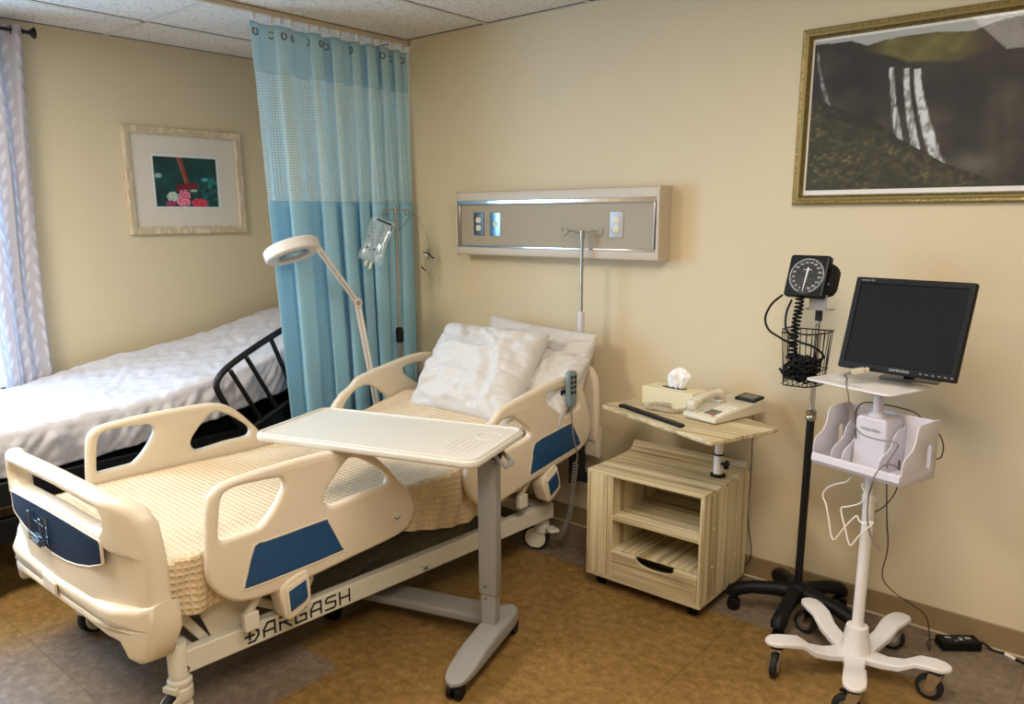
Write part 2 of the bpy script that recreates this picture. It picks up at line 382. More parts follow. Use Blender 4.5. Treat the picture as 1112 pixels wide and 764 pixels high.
def text_mesh(body, size, depth, T, align='CENTER', xs=1.0):
    cu = bpy.data.curves.new('t', 'FONT'); cu.body = body; cu.size = size; cu.extrude = depth; cu.align_x = align; cu.align_y = 'CENTER'; cu.resolution_u = 2
    o = bpy.data.objects.new('t', cu); COL.objects.link(o); dg = bpy.context.evaluated_depsgraph_get()
    me = bpy.data.meshes.new_from_object(o.evaluated_get(dg)); bpy.data.objects.remove(o); bpy.data.curves.remove(cu)
    me.transform(T @ Matrix.Diagonal((xs, 1, 1, 1))); me.materials.clear(); return me
def tag(o, label, cat, group=None, kind=None):
    o['label'] = label; o['category'] = cat
    if group: o['group'] = group
    if kind: o['kind'] = kind
    return o
def thing(name, label, cat, loc=(0, 0, 0), rz=0.0, group=None):
    o = bpy.data.objects.new(name, None); COL.objects.link(o); o.location = loc; o.rotation_euler = (0, 0, rz); o.empty_display_size = .1
    return tag(o, label, cat, group)
def struct(name, mb, m, parent=None, **k):
    o = obj(name, mb, m, parent, **k)
    if parent is None: o['kind'] = 'structure'
    return o
def XF(o, x, y, z=None):
    """matrix from origin and axis vectors (x, y, and z = x cross y unless given)"""
    x, y = Vector(x).normalized(), Vector(y).normalized(); z = Vector(z).normalized() if z is not None else x.cross(y)
    T = Matrix.Identity(4)
    for i in range(3): T[i][0], T[i][1], T[i][2], T[i][3] = x[i], y[i], z[i], o[i]
    return T

# ================================================================== ROOM
H = 2.468; RX1, RY0 = 6.4, -4.85
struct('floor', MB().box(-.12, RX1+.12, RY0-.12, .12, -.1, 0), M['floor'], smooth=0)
struct('ceiling', MB().box(-.12, RX1+.12, RY0-.12, .12, H, H+.1), M['ceiling'], smooth=0)
struct('wall_back', MB().box(-.12, RX1+.12, 0, .12, 0, H), M['wall'], smooth=0)
struct('wall_right', MB().box(RX1, RX1+.12, RY0, 0, 0, H), M['wall'], smooth=0)
struct('wall_front', MB().box(-.12, RX1+.12, RY0-.12, RY0, 0, H), M['wall'], smooth=0)
WY0, WY1, WZ0, WZ1 = -3.35, -1.76, .66, 2.2
wl = MB().box(-.12, 0, WY1, 0, 0, H).box(-.12, 0, RY0, WY0, 0, H).box(-.12, 0, WY0, WY1, 0, WZ0).box(-.12, 0, WY0, WY1, WZ1, H)
struct('wall_left', wl, M['wall'], smooth=0)
# window
w = MB()
for a in ((WY0, WY0+.05, WZ0, WZ1), (WY1-.05, WY1, WZ0, WZ1), (WY0, WY1, WZ0, WZ0+.05), (WY0, WY1, WZ1-.05, WZ1), ((WY0+WY1)/2-.03, (WY0+WY1)/2+.03, WZ0, WZ1)):
    w.box(-.09, -.04, *a)
wn = struct('window_1', w, M['white'], bevel=.004)
obj('window_pane', MB().box(-.067, -.063, WY0+.03, WY1-.03, WZ0+.03, WZ1-.03), M['glass'], wn, smooth=0)
obj('window_sill', MB().box(-.03, .035, WY0-.03, WY1+.03, WZ0-.03, WZ0), M['white'], wn, bevel=.004)
# base cove + seam
struct('baseboard_back', MB().box(0, RX1, -.008, 0, 0, .094), M['basebd'], bevel=.003)
struct('trim_1', MB().box(0, RX1, -.020, -.008, 0, .006), M['caulk'], bevel=.002)
struct('baseboard_left', MB().box(0, .008, RY0, -.008, 0, .094), M['basebd'], bevel=.003)
struct('baseboard_right', MB().box(RX1-.008, RX1, RY0, -.008, 0, .094), M['basebd'], bevel=.003)
# ceiling grid
g = MB(); gw = .012
xs = [.44+.61*k for k in range(-0, 10)]; ys = [-1.13-1.22*k for k in range(0, 3)]
for x in xs: g.box(x-gw, x+gw, RY0, 0, H-.004, H+.001)
for y in ys: g.box(0, RX1, y-gw, y+gw, H-.004, H+.001)
g.box(0, RX1, -.016, 0, H-.005, H+.001).box(0, .016, RY0, 0, H-.005, H+.001)
struct('trim_2', g, M['grid'], smooth=0)
gp = MB()
for x in xs: gp.box(x+gw, x+gw+.003, RY0, -.016, H-.0015, H+.001)
for y in ys: gp.box(.016, RX1, y+gw, y+gw+.003, H-.0015, H+.001)
gp.box(.016, RX1, -.019, -.016, H-.003, H+.001).box(.016, .019, RY0, -.016, H-.003, H+.001)
struct('trim_3', gp, M['gap'], smooth=0)

# ------------------------------------------------------------------ ceiling lights (outside the frame, in the grid)
def troffer(x, y, name, label, power, col):
    t = thing('ceiling_light', label, 'light', (x, y, H), 0)
    fr = MB()
    fr.box(-.30, .30, -.60, -.575, -.012, 0).box(-.30, .30, .575, .60, -.012, 0).box(-.30, -.275, -.575, .575, -.012, 0).box(.275, .30, -.575, .575, -.012, 0)
    obj('housing', fr, M['troffer'], t, bevel=.003)
    obj('diffuser', MB().box(-.275, .275, -.575, .575, -.006, -.003), emit('diffuser_glow', col, power), t, smooth=0)
    ld = bpy.data.lights.new('tube_light', 'AREA'); ld.shape = 'RECTANGLE'; ld.size = .55; ld.size_y = 1.15; ld.energy = power*8.0; ld.color = col
    lo = bpy.data.objects.new('tube_light', ld); COL.objects.link(lo); lo.parent = t; lo.location = (0, 0, -.02)
    return t
LW = (1.0, .89, .77)
troffer(1.355, -2.96, 'a', 'recessed fluorescent ceiling light on the window side of the room', 5.6, LW)
troffer(4.40, -2.96, 'b', 'recessed fluorescent ceiling light above the open floor', 3.0, LW)
troffer(3.795, -1.74, 'c', 'recessed fluorescent ceiling light above the bedside cabinet and cart', 2.6, LW)

# ================================================================== HEADWALL UNIT
hu = thing('headwall_unit', 'long beige wall panel with metal trim and electrical outlets above the bed', 'wall panel', (1.513, 0, 1.345))
W_, Hh, D_ = 1.199, .318, .1
prof = [(0, 0), (-.088, 0), (-.098, .006), (-.1, .014), (-.1, .04), (-.088, .05), (-.088, .262), (-.1, .272), (-.1, .298), (-.097, .312), (-.085, .318), (0, .318)]
b = MB(); T = XF((.012, 0, 0), (0, 1, 0), (0, 0, 1)); b.prism(prof, W_-.024, T); obj('housing', b, M['beigemetal'], hu, smooth=25)
obj('panel_face', MB().box(.03, W_-.03, -.091, -.087, .05, .262), M['pane_beige'], hu, smooth=0)
for z0, z1 in ((.040, .052), (.252, .274)): obj('trim_strip', MB().box(.002, W_-.014, -.104, -.086, z0, z1), M['chrome'], hu, bevel=.004, seg=3)
for x0 in (.018, W_-.034): obj('trim_strip', MB().box(x0, x0+.012, -.101, -.086, .05, .255), M['steel'], hu, bevel=.003)
for x0 in (0, W_-.014):
    pr = [(y*1.02, z*1.0) for y, z in [(0, 0), (-.09, -.002), (-.102, .008), (-.103, .3), (-.1, .314), (-.088, .32), (0, .32)]]
    b = MB(); b.prism(pr, .014, XF((x0, 0, 0), (0, 1, 0), (0, 0, 1))); obj('end_cap', b, M['beigemetal'], hu, bevel=.002)
def duplex(parent, x, z, plate_m, rec_m, w=.07, h=.114, recs=True, y=-.091):
    p = plate('outlet_plate', roundrect(-w/2, w/2, -h/2, h/2, .004), [], .006, .002, XF((x, y, z), (1, 0, 0), (0, 0, 1)), plate_m, parent)
    if recs:
        for s in (-1, 1):
            r = [(.0165*math.cos(a), max(-.0135, min(.0135, .0175*math.sin(a)))) for a in (2*math.pi*k/20 for k in range(20))]
            b = MB(); b.prism(r, .003, XF((x, y-.003, z+s*.0195), (1, 0, 0), (0, 0, 1))); q = obj('receptacle', b, rec_m, p, smooth=0)
            sl = MB(); 
            for dx in (-.006, .006): sl.box(x+dx-.001, x+dx+.001, y-.0065, y-.0055, z+s*.0195-.001, z+s*.0195+.007)
            sl.box(x-.002, x+.002, y-.0065, y-.0055, z+s*.0195-.009, z+s*.0195-.005)
            obj('slot', sl, M['black'], p, smooth=0)
    return p
duplex(hu, .155, .157, mat('dark_steel_plate', (96, 104, 104), .35, .9), M['ivory'])
pb = plate('outlet_plate', roundrect(-.036, .036, -.058, .058, .004), [], .006, .002, XF((.266, -.091, .155), (1, 0, 0), (0, 0, 1)), mat('steel_plate', (150, 168, 176), .22, .95), hu)
obj('data_jack', MB().box(.256, .276, -.099, -.093, .148, .166), M['ivory'], pb, bevel=.002)
for dz in (-.042, .042): obj('screw', MB().lathe([(.004, 0), (.004, .002)], XF((.266, -.094, .155+dz), (1, 0, 0), (0, 0, 1)), 10), M['chrome'], pb)
duplex(hu, .98, .157, mat('aluminium_plate', (168, 163, 156), .45, .6), M['ivory'])

# ================================================================== PICTURES
def moulding(parent, name, w, h, prof, m, smooth=30):
    """mitred frame; prof = [(inset from outer edge, depth out of the wall)], origin centre, XY plane, +Z out"""
    b = MB(); k = len(prof)
    for i, (sx, sy) in enumerate(((-1, -1), (1, -1), (1, 1), (-1, 1))):
        for ins, d in prof: b.v.append((sx*(w/2-ins), sy*(h/2-ins), d))
    for i in range(4):
        j = (i+1) % 4
        for q in range(k):
            q2 = (q+1) % k; b.f.append((i*k+q, j*k+q, j*k+q2, i*k+q2))
    return obj(name, b, m, parent, smooth=smooth)
def painted(name, w, h, nx, ny, fn, T, parent):
    me = bpy.data.meshes.new(name); b = MB()
    b.grid(lambda u, v: T @ Vector(((u-.5)*w, (v-.5)*h, 0)), nx, ny)
    me.from_pydata(b.v, [], b.f); ca = me.color_attributes.new('Col', 'FLOAT_COLOR', 'POINT')
    U, V = np.meshgrid(np.linspace(0, 1, nx+1), np.linspace(0, 1, ny+1), indexing='ij')
    c = np.clip(fn(U.ravel(), V.ravel()), 0, 255)/255; c = np.where(c <= .04045, c/12.92, ((c+.055)/1.055)**2.4)
    ca.data.foreach_set('color', np.concatenate([c, np.ones((len(c), 1))], 1).astype(np.float32).ravel())
    return link(name, me, M['paint'], parent, 0)
rng = np.random.RandomState(3)
def vn(U, V, sx, sy, seed, octv=4, rough=.55):
    out = 0; amp = 1; tot = 0
    for o in range(octv):
        rs = np.random.RandomState(seed+o*17); nx, ny = int(sx*2**o)+3, int(sy*2**o)+3; g = rs.rand(nx, ny)
        x, y = U*sx*2**o, V*sy*2**o; i, j = np.floor(x).astype(int), np.floor(y).astype(int); fx, fy = x-i, y-j
        i, j = np.clip(i, 0, nx-2), np.clip(j, 0, ny-2)
        fx, fy = fx*fx*(3-2*fx), fy*fy*(3-2*fy)
        out = out+amp*(g[i, j]*(1-fx)*(1-fy)+g[i+1, j]*fx*(1-fy)+g[i, j+1]*(1-fx)*fy+g[i+1, j+1]*fx*fy); tot += amp; amp *= rough
    return out/tot
def mixc(a, b, t): return a*(1-t[:, None])+np.array(b, float)[None]*t[:, None]
def sst(x, a, b): t = np.clip((x-a)/(b-a), 0, 1); return t*t*(3-2*t)
# waterfall photograph: u to the right, v up; picture px (from the crop 1085 wide visible + rest)
def waterfall(U, V):
    asp = 1.5; n = vn(U, V, 9, 7, 5, 5); nf = vn(U, V, 60, 45, 9, 3, .7); streak = vn(U, V, 50, 4, 21, 4)
    c = np.tile(np.array([[178, 180, 176]], float), (len(U), 1)); c = mixc(c, (150, 152, 150), sst(vn(U, V, 3, 8, 2), .4, .7))
    # skyline
    sky = np.interp(U, [0, .08, .14, .198, .26, .344, .43, .507, .553, .60, .647, .72, .85, 1], [.975, .972, .968, .928, .948, .957, .955, .938, .932, .955, .974, .985, .99, .97])+.006
    land = (V < sky)
    base = np.array([[46, 42, 34]])*(.3+1.35*n[:, None]) ; base = base*(.8+.45*streak[:, None])
    c = np.where(land[:, None], base, c)
    # green plateau
    lo_ = np.interp(U, [.15, .28, .35, .45, .52, .6, .7], [.90, .85, .79, .77, .76, .80, .86])+.05*(n-.5); pl = sst(V-lo_, -.01, .03)*land*sst(U, .16, .27)*(1-sst(U, .52, .62)); top = np.array([[104, 98, 46]])*(.55+.8*vn(U, V, 14, 10, 41)[:, None])
    c = c*(1-pl[:, None])+top*pl[:, None]
    # brown crag right
    cr = sst(U, .53, .62)*land*sst(V, .66, .74); c = c*(1-.5*cr[:, None])+np.array([[84, 66, 58]])*(.6+.7*n[:, None])*.5*cr[:, None]
    # falls
    def fall(u0t, u0b, wt, wb, vt, vb, s, seed):
        t = np.clip((vt-V)/(vt-vb), 0, 1); cx = u0t+(u0b-u0t)*t**1.4; wd = wt+(wb-wt)*t
        m = (1-sst(np.abs(U-cx)/wd, .55, 1.0))*(V < vt)*(V > vb)
        fl = vn(U, V, 110, 4, seed, 3); sp_ = vn(U, V, 50, 30, seed+3, 3); return m*s*np.clip(.15+1.25*fl*sp_*1.6, 0, 1)*sst(vn(U, V, 200, 9, seed+5, 2)+.35*(1-np.abs(U-cx)/wd), .25, .6)
    f = np.maximum(np.maximum(fall(.293, .345, .011, .018, .775, .30, .8, 77), fall(.345, .408, .013, .020, .760, .22, 1.0, 78)), np.maximum(fall(.383, .488, .015, .030, .750, .14, 1.0, 79), fall(.012, .070, .005, .012, .93, .56, .5, 80)))
    c = mixc(c, (212, 216, 218), np.clip(f*1.35, 0, 1))
    mist = np.exp(-((U-.60)**2/.006+(V-.14)**2/.005))*.4; c = mixc(c, (140, 142, 138), mist)
    # slope
    sl = np.interp(U, [0, .02, .08, .204, .359, .516, .698, 1], [.67, .647, .561, .486, .30, .14, .013, -.15]); m = (V < sl+.03*(n-.5))
    g = mixc(np.array([[58, 56, 34]])*(.5+1.0*nf[:, None]), (128, 118, 70), sst(nf, .55, .75)*.55*sst(n, .3, .6)); g = g*(.65+.6*n[:, None])
    dk = sst(V-sl, -.10, .0)[:, None]; g = g*(1-.35*dk)
    return np.where(m[:, None], g, c)
PW, PH = 1.02, .63
pc = thing('framed_photograph', 'large gilt-framed photograph of a waterfall on a green hillside, high on the wall', 'picture', (3.243+PW/2, 0, 1.892))
PT = XF((0, -.001, 0), (1, 0, 0), (0, 0, 1))
def xfv(o, T): o.data.transform(T); return o
xfv(moulding(pc, 'frame', PW, PH, [(0, 0), (0, .018), (.006, .026), (.016, .022), (.022, .014), (.026, .014), (.030, .018), (.036, .008), (.036, 0)], M['gilt']), PT)
xfv(moulding(pc, 'inner_lip', PW-.030, PH-.030, [(0, .010), (0, .023), (.005, .026), (.010, .023), (.010, .010)], M['giltplain']), PT)
b = MB().box(-PW/2+.03, PW/2-.03, -PH/2+.03, PH/2-.03, .002, .005); xfv(obj('mat_border', b, M['white_board'], pc, smooth=0), PT)
painted('print', PW-.088, PH-.098, 300, 190, waterfall, PT @ Matrix.Translation((0, .004, .0062)), pc)
b = MB().box(-PW/2+.034, PW/2-.034, -PH/2+.034, PH/2-.034, .009, .0105); xfv(obj('glass_pane', b, M['glass'], pc, smooth=0), PT)

def flowers(U, V):
    n = vn(U, V, 8, 6, 11, 4); c = np.array([[10, 62, 60]])*(.5+1.0*n[:, None])
    c = mixc(c, (20, 130, 126), sst(U, .55, .8)*sst(vn(U, V, 16, 12, 31, 3), .45, .65)*(V < .62)*.9)
    for (x0, y0, x1, y1, wd, col) in ((0, .5, .7, .95, .006, (60, 96, 90)), (.05, .3, .5, .55, .005, (50, 88, 84)), (.1, .95, .5, .98, .01, (70, 20, 30))):
        dx, dy = x1-x0, y1-y0; t = np.clip(((U-x0)*dx+(V-y0)*dy)/(dx*dx+dy*dy), 0, 1); d = np.hypot(U-x0-dx*t, V-y0-dy*t); c = mixc(c, col, (1-sst(d, wd*.6, wd))*.8)
    def blob(c, x, y, r, col, col2, ry=None):
        ry = ry or r; a = np.arctan2(V-y, U-x); rad = np.hypot((U-x)/r, (V-y)/ry*1.0); pet = rad+.08*np.sin(a*7+rad*9)
        m = 1-sst(pet, .85, 1.0); q = mixc(np.tile(np.array([col], float), (len(U), 1)), col2, .5+.5*np.sin(rad*11+a*2)); return c*(1-m[:, None])+q*m[:, None]
    # arm of red vase stem
    t = sst(V, .40, .44); wdt = .03+.03*(V > .6)*(V-.6); cx = .42+.12*(1-(V))
    m = (np.abs(U-(.40+.12*(1-V)/.6)) < .042)*(V > .42); c = mixc(c, (142, 66, 50), m*.95); m = (np.abs(U-(.38+.12*(1-V)/.6)) < .012)*(V > .42); c = mixc(c, (186, 104, 84), m*.8)
    c = blob(c, .50, .42, .10, (150, 22, 34), (100, 12, 24), .07); c = blob(c, .38, .38, .07, (150, 20, 40), (96, 12, 26), .08); c = blob(c, .62, .44, .07, (160, 24, 40), (110, 14, 26), .06)
    c = blob(c, .60, .33, .07, (222, 214, 178), (150, 170, 150), .03)
    c = blob(c, .26, .20, .10, (226, 226, 196), (150, 190, 180), .11); c = blob(c, .45, .24, .10, (214, 78, 110), (244, 160, 176), .12)
    c = blob(c, .42, .10, .12, (222, 84, 120), (248, 170, 190), .11); c = blob(c, .68, .08, .15, (206, 30, 66), (236, 70, 96), .10); c = blob(c, .22, .06, .09, (190, 70, 110), (120, 50, 90), .07)
    c = blob(c, .06, .62, .06, (206, 214, 200), (120, 150, 140), .05); c = blob(c, .80, .56, .06, (90, 200, 196), (60, 150, 150), .04)
    return c
fc = thing('framed_print', 'limed-oak framed print of pink flowers on green, wide cream mat, over the far bed', 'picture', (0, -.750, 1.740))
FT = XF((.001, 0, 0), (0, 1, 0), (0, 0, 1)); FWd, FH = .706, .584
xfv(moulding(fc, 'frame', FWd, FH, [(0, 0), (0, .020), (.006, .026), (.036, .022), (.044, .014), (.044, 0)], M['oak']), FT)
xfv(obj('mat_board', MB().box(-FWd/2+.035, FWd/2-.035, -FH/2+.035, FH/2-.035, .002, .005), M['mat_board'], fc, smooth=0), FT)
xfv(obj('inner_mat', MB().box(-.209, .209, -.155, .155, .005, .0065), M['print_border'], fc, smooth=0), FT)
xfv(obj('inner_mat', MB().box(-.203, .203, -.149, .149, .0065, .0075), M['white_board'], fc, smooth=0), FT)
painted('print', .374, .272, 200, 150, flowers, FT @ Matrix.Translation((-.003, -.002, .0085)), fc)
xfv(obj('glass_pane', MB().box(-FWd/2+.04, FWd/2-.04, -FH/2+.04, FH/2-.04, .011, .0125), M['glass'], fc, smooth=0), FT)

# ================================================================== HOSPITAL BED (near)
BF = Frame((1.95, 0, 0), R(-3))
bed = thing('hospital_bed', 'cream plastic electric hospital bed with blue side-rail panels, under the tan blanket', 'bed', BF.O, BF.rz)
def rail(name, px, holes_px, blue_px, cm, side, extra=None):
    """side rail traced on its outer face x=+.5, thickness .035; side=-1 mirrors it"""
    to = lambda q: BF.px(cm(*q), .5)
    def loop(pts, k=4): return smooth2([(to(p).y, to(p).z) for p in pts], k)
    X0 = .5 if side > 0 else -.5
    T = XF((X0-side*.018, 0, 0), (0, 1, 0), (0, 0, 1))
    out = loop(px); hs = [loop(h) for h in holes_px]
    r = plate(name, out, hs, .036, .0150, T, M['cream'], bed, seg=4, smooth=50)
    # thinner web sits inside a raised rim, as on the real rail
    bl = loop(blue_px, 2); c = np.mean(bl, 0)
    Tb = XF((X0+side*.0005, 0, 0), (0, 1, 0), (0, 0, 1))
    rim = [((p[0]-c[0])*1.05+c[0], (p[1]-c[1])*1.09+c[1]) for p in bl]
    plate('panel_rim', rim, [bl], .004, .0018, Tb, M['cream'], r)
    q = plate('blue_panel', bl, [], .002, .0006, Tb, M['blue'], r, seg=1); q['label'] = 'blue inset panel'
    return r, loop
cm4 = lambda a, b: (210+a/3.82, 480+b/3.82)
FO = [(62, 560), (60, 450), (60, 330), (66, 250), (85, 208), (130, 172), (250, 128), (400, 83), (560, 42), (640, 26), (700, 28), (750, 52), (800, 95), (860, 160), (900, 205), (918, 245), (920, 290), (905, 332), (870, 375), (800, 415), (700, 462), (560, 530), (430, 592), (330, 632), (250, 657), (190, 665), (135, 650), (85, 612)]
FH1 = [(110, 400), (112, 320), (120, 240), (145, 206), (200, 182), (340, 152), (370, 156), (381, 180), (368, 220), (330, 290), (288, 345), (262, 362), (150, 402), (122, 412)]
FH2 = [(548, 225), (562, 190), (600, 130), (640, 78), (672, 66), (720, 80), (770, 108), (806, 138), (808, 165), (788, 186), (700, 216), (585, 264), (560, 262), (548, 245)]
FB = [(255, 432), (300, 412), (400, 376), (545, 323), (557, 328), (575, 360), (615, 435), (608, 452), (420, 530), (230, 603), (215, 598), (225, 550)]
cm6 = lambda a, b: (500+a/4.494, 390+b/4.494)
HO = [(34, 590), (42, 520), (72, 430), (118, 350), (165, 300), (200, 250), (250, 216), (350, 161), (440, 116), (500, 93), (555, 84), (590, 108), (608, 160), (626, 230), (640, 290), (640, 340), (625, 392), (600, 430), (560, 465), (480, 515), (400, 565), (300, 630), (190, 702), (120, 722), (75, 700), (45, 655)]
HH1 = [(425, 185), (440, 168), (490, 147), (535, 142), (568, 170), (580, 210), (572, 238), (520, 272), (498, 268), (440, 222), (428, 205)]
HH2 = [(128, 440), (140, 395), (190, 320), (235, 290), (265, 290), (300, 312), (333, 342), (343, 365), (330, 385), (270, 418), (200, 452), (150, 460)]
HB = [(365, 410), (440, 365), (535, 315), (548, 320), (565, 360), (582, 400), (575, 420), (470, 485), (352, 558), (343, 548), (352, 480)]
fr_r, fl = rail('side_rail', FO, [FH1, FH2], FB, cm4, 1)
fr_l, _ = rail('side_rail', FO, [FH1, FH2], FB, cm4, -1)
hr_r, hl = rail('side_rail', HO, [HH1, HH2], HB, cm6, 1)
hr_l, _ = rail('side_rail', HO, [HH1, HH2], HB, cm6, -1)
# tilt gauge on the foot rail
tg = BF.px(cm4(845, 303), .5)
gz = MB().lathe([(.0175, 0), (.0175, .002), (.0155, .0025), (.0, .0025)], XF((.5, tg.y, tg.z), (0, 1, 0), (0, 0, 1)), 20); obj('angle_gauge', gz, M['bedmetal'], fr_r)
arc = [(.5035, tg.y+.0125*math.cos(a), tg.z+.012*math.sin(a)) for a in np.linspace(R(200), R(340), 8)]
obj('gauge_mark', MB().tube(arc, .0022, 6), M['inkgrey'], fr_r)
obj('gauge_ring', MB().tube([(.5025, tg.y+.0172*math.cos(a), tg.z+.0172*math.sin(a)) for a in np.linspace(0, 2*math.pi, 29)[:-1]], .0011, 6, closed=True), M['bedmetal'], fr_r)
# rail release boxes
def release(y0, z0, side, parent, tilt=0):
    X0 = .47 if side > 0 else -.47
    o = [(-.052, .04), (.03, .072), (.052, .05), (.056, -.03), (.044, -.055), (-.030, -.082), (-.05, -.03)]
    T = XF((X0, y0, z0), (0, math.cos(tilt), math.sin(tilt)), (0, -math.sin(tilt), math.cos(tilt)))
    a = plate('rail_release', smooth2(o, 3), [], .075, .010, T, M['cream'], parent)
    f = [(-.040, .032), (.044, .058), (.048, -.020), (.034, -.036), (-.036, -.060)]
    T2 = XF((X0+side*.0385, y0, z0), (0, math.cos(tilt), math.sin(tilt)), (0, -math.sin(tilt), math.cos(tilt)))
    plate('release_frame', f, [], .006, .002, T2, M['cream'], a, seg=2)
    f2 = [(p[0]*.78+.002, p[1]*.78-.004) for p in f]
    T3 = XF((X0+side*.0412, y0, z0), (0, math.cos(tilt), math.sin(tilt)), (0, -math.sin(tilt), math.cos(tilt)))
    q = plate('release_panel', f2, [], .003, .001, T3, M['blue'], a, seg=1); q['label'] = 'small blue panel'
    pl = MB().tube([(X0-side*.03, y0-.05, z0+.06), (X0-side*.02, y0-.10, z0+.02), (X0-side*.03, y0-.14, z0-.04)], .014, 8, smooth=4)
    obj('pivot_arm', pl, M['bedmetal'], a)
    obj('pivot_bracket', MB().box(X0-side*.02-.012, X0-side*.02+.012, y0-.16, y0-.11, z0-.09, z0-.03), M['bedmetal'], a, bevel=.003)
    obj('pivot_arm', MB().tube([(X0-side*.02, y0+.06, z0+.06), (X0-side*.02, y0+.085, z0+.01), (X0-side*.04, y0+.05, z0-.05)], .015, 8, smooth=4), M['bedmetal'], a)
rp = BF.px((321, 648), .5); release(rp.y, rp.z+.012, 1, bed); release(rp.y, rp.z+.012, -1, bed)
rp2 = BF.px((603, 524), .5); release(rp2.y-.03, rp2.z+.008, 1, bed, R(12)); release(rp2.y-.03, rp2.z+.008, -1, bed, R(12))

# end boards
def board(name, yf, top, parent, sgn, foot):
    """moulded end board; bows outward. yf = outer face at the middle, sgn=-1 foot end / +1 head end"""
    o = [(-.500, .44), (-.498, .60), (-.485, .700), (-.455, .745), (-.40, .765), (-.2, .772), (0, .775), (.2, .772), (.40, .765), (.455, .745), (.485, .700), (.498, .60), (.500, .44), (.49, .40), (-.49, .40)]
    hs = []
    if foot:
        hs = [[(-.345, .705), (-.33, .724), (0, .734), (.33, .724), (.345, .705), (.342, .680), (.32, .660), (0, .668), (-.32, .660), (-.342, .680)]]
    dz = top-.775; o = [(x, z+dz) for x, z in o]; hs = [[(x, z+dz) for x, z in h] for h in hs]
    bow = .04 if foot else .04; th = .060 if foot else .05
    def warp(c): 
        y = c.y+(-sgn)*bow*min(c.x*c.x, .27)*1.0+(.030*c.x/.5 if foot else 0)+(-sgn)*max(0, abs(c.x)-.375)*(.45 if foot else .15)
        return (c.x, y, c.z)
    T = XF((0, yf-sgn*th/2, 0), (1, 0, 0), (0, 0, 1))
    bd = plate(name, o, hs, th, .022, T, M['cream'], parent, seg=4, warp=warp, smooth=50)
    return bd, warp, dz, th
fb, fwarp, fdz, fth = board('footboard', -2.268, .775, bed, -1, True)
# lower apron with corner feet
ap = [(-.505, .47), (-.508, .38), (-.49, .335), (-.475, .29), (-.44, .272), (-.405, .285), (-.385, .335), (-.2, .345), (.2, .345), (.385, .335), (.405, .285), (.44, .272), (.475, .29), (.49, .335), (.508, .38), (.505, .47), (.45, .45), (.3, .435), (0, .425), (-.3, .435), (-.45, .45)]
plate('footboard_apron', ap, [], .088, .022, XF((0, -2.236, 0), (1, 0, 0), (0, 0, 1)), M['cream'], bed, seg=4, warp=fwarp, smooth=50)
# blue inset panel with curved lower edge, card holder, label
bp_ = [(-.330, .634), (-.15, .640), (0, .642), (.15, .640), (.330, .634), (.336, .626), (.336, .575), (.330, .566), (.25, .538), (.16, .518), (.08, .508), (0, .505), (-.08, .508), (-.16, .518), (-.25, .538), (-.330, .566), (-.336, .575), (-.336, .626)]
q = plate('blue_panel', bp_, [], .004, .0015, XF((0, -2.2685, 0), (1, 0, 0), (0, 0, 1)), M['navy'], fb, seg=1, warp=fwarp); q['label'] = 'dark blue inset panel'
rimo = [(p[0]*1.028, (p[1]-.58)*1.11+.58) for p in bp_]
plate('panel_rim', rimo, [bp_], .008, .0035, XF((0, -2.2675, 0), (1, 0, 0), (0, 0, 1)), M['cream'], fb, seg=2, warp=fwarp)
ch = MB()
for x in (-.155, -.045): ch.box(x-.012, x+.012, -2.292, -2.274, .525, .615)
ch.box(-.155, -.045, -2.282, -2.276, .535, .542).box(-.155, -.045, -2.298, -2.292, .525, .552).box(-.155, -.045, -2.298, -2.274, .520, .526).box(-.155, -.045, -2.28, -2.276, .578, .584)
obj('card_holder', ch, M['clear'], fb, bevel=.002)['label'] = 'clear plastic card holder'
obj('label_plate', MB().box(-.10, .02, -2.289, -2.281, .375, .415), M['cream'], fb, bevel=.003)
hb, hwarp, hdz, hth = board('headboard', -.050, .875, bed, 1, False)
plate('headboard_apron', [(x, z+.10) for x, z in [(-.50, .32), (.50, .32), (.50, .47), (-.50, .47)]], [], .045, .018, XF((0, -.085, 0), (1, 0, 0), (0, 0, 1)), M['cream'], bed, seg=3)

# base frame
def beam(name, x0, x1, y0, y1, z0, z1, m='bedmetal', parent=bed, bev=.004): return obj(name, MB().box(x0, x1, y0, y1, z0, z1), M[m], parent, bevel=bev)
BX = .42
side_beam = beam('side_beam', BX-.04, BX, -2.10, -.33, .172, .246)
beam('side_beam', -BX, -BX+.04, -2.10, -.33, .172, .246)
beam('cross_beam', -BX+.04, BX-.04, -2.07, -2.02, .176, .236); beam('cross_beam', -BX+.04, BX-.04, -.40, -.35, .176, .236)
pi = MB().lathe([(.030, 0), (.030, .11), (.027, .114), (0, .114)], Matrix.Translation((BX-.022, -2.085, .165)), 20); obj('frame_post', pi, M['bedmetal'], bed)
for yy in (-2.07,): obj('bolt', MB().lathe([(.010, 0), (.009, .004), (.005, .005), (.005, .002), (0, .002)], XF((BX, yy, .19), (0, 1, 0), (0, 0, 1)), 12), M['steel'], bed)
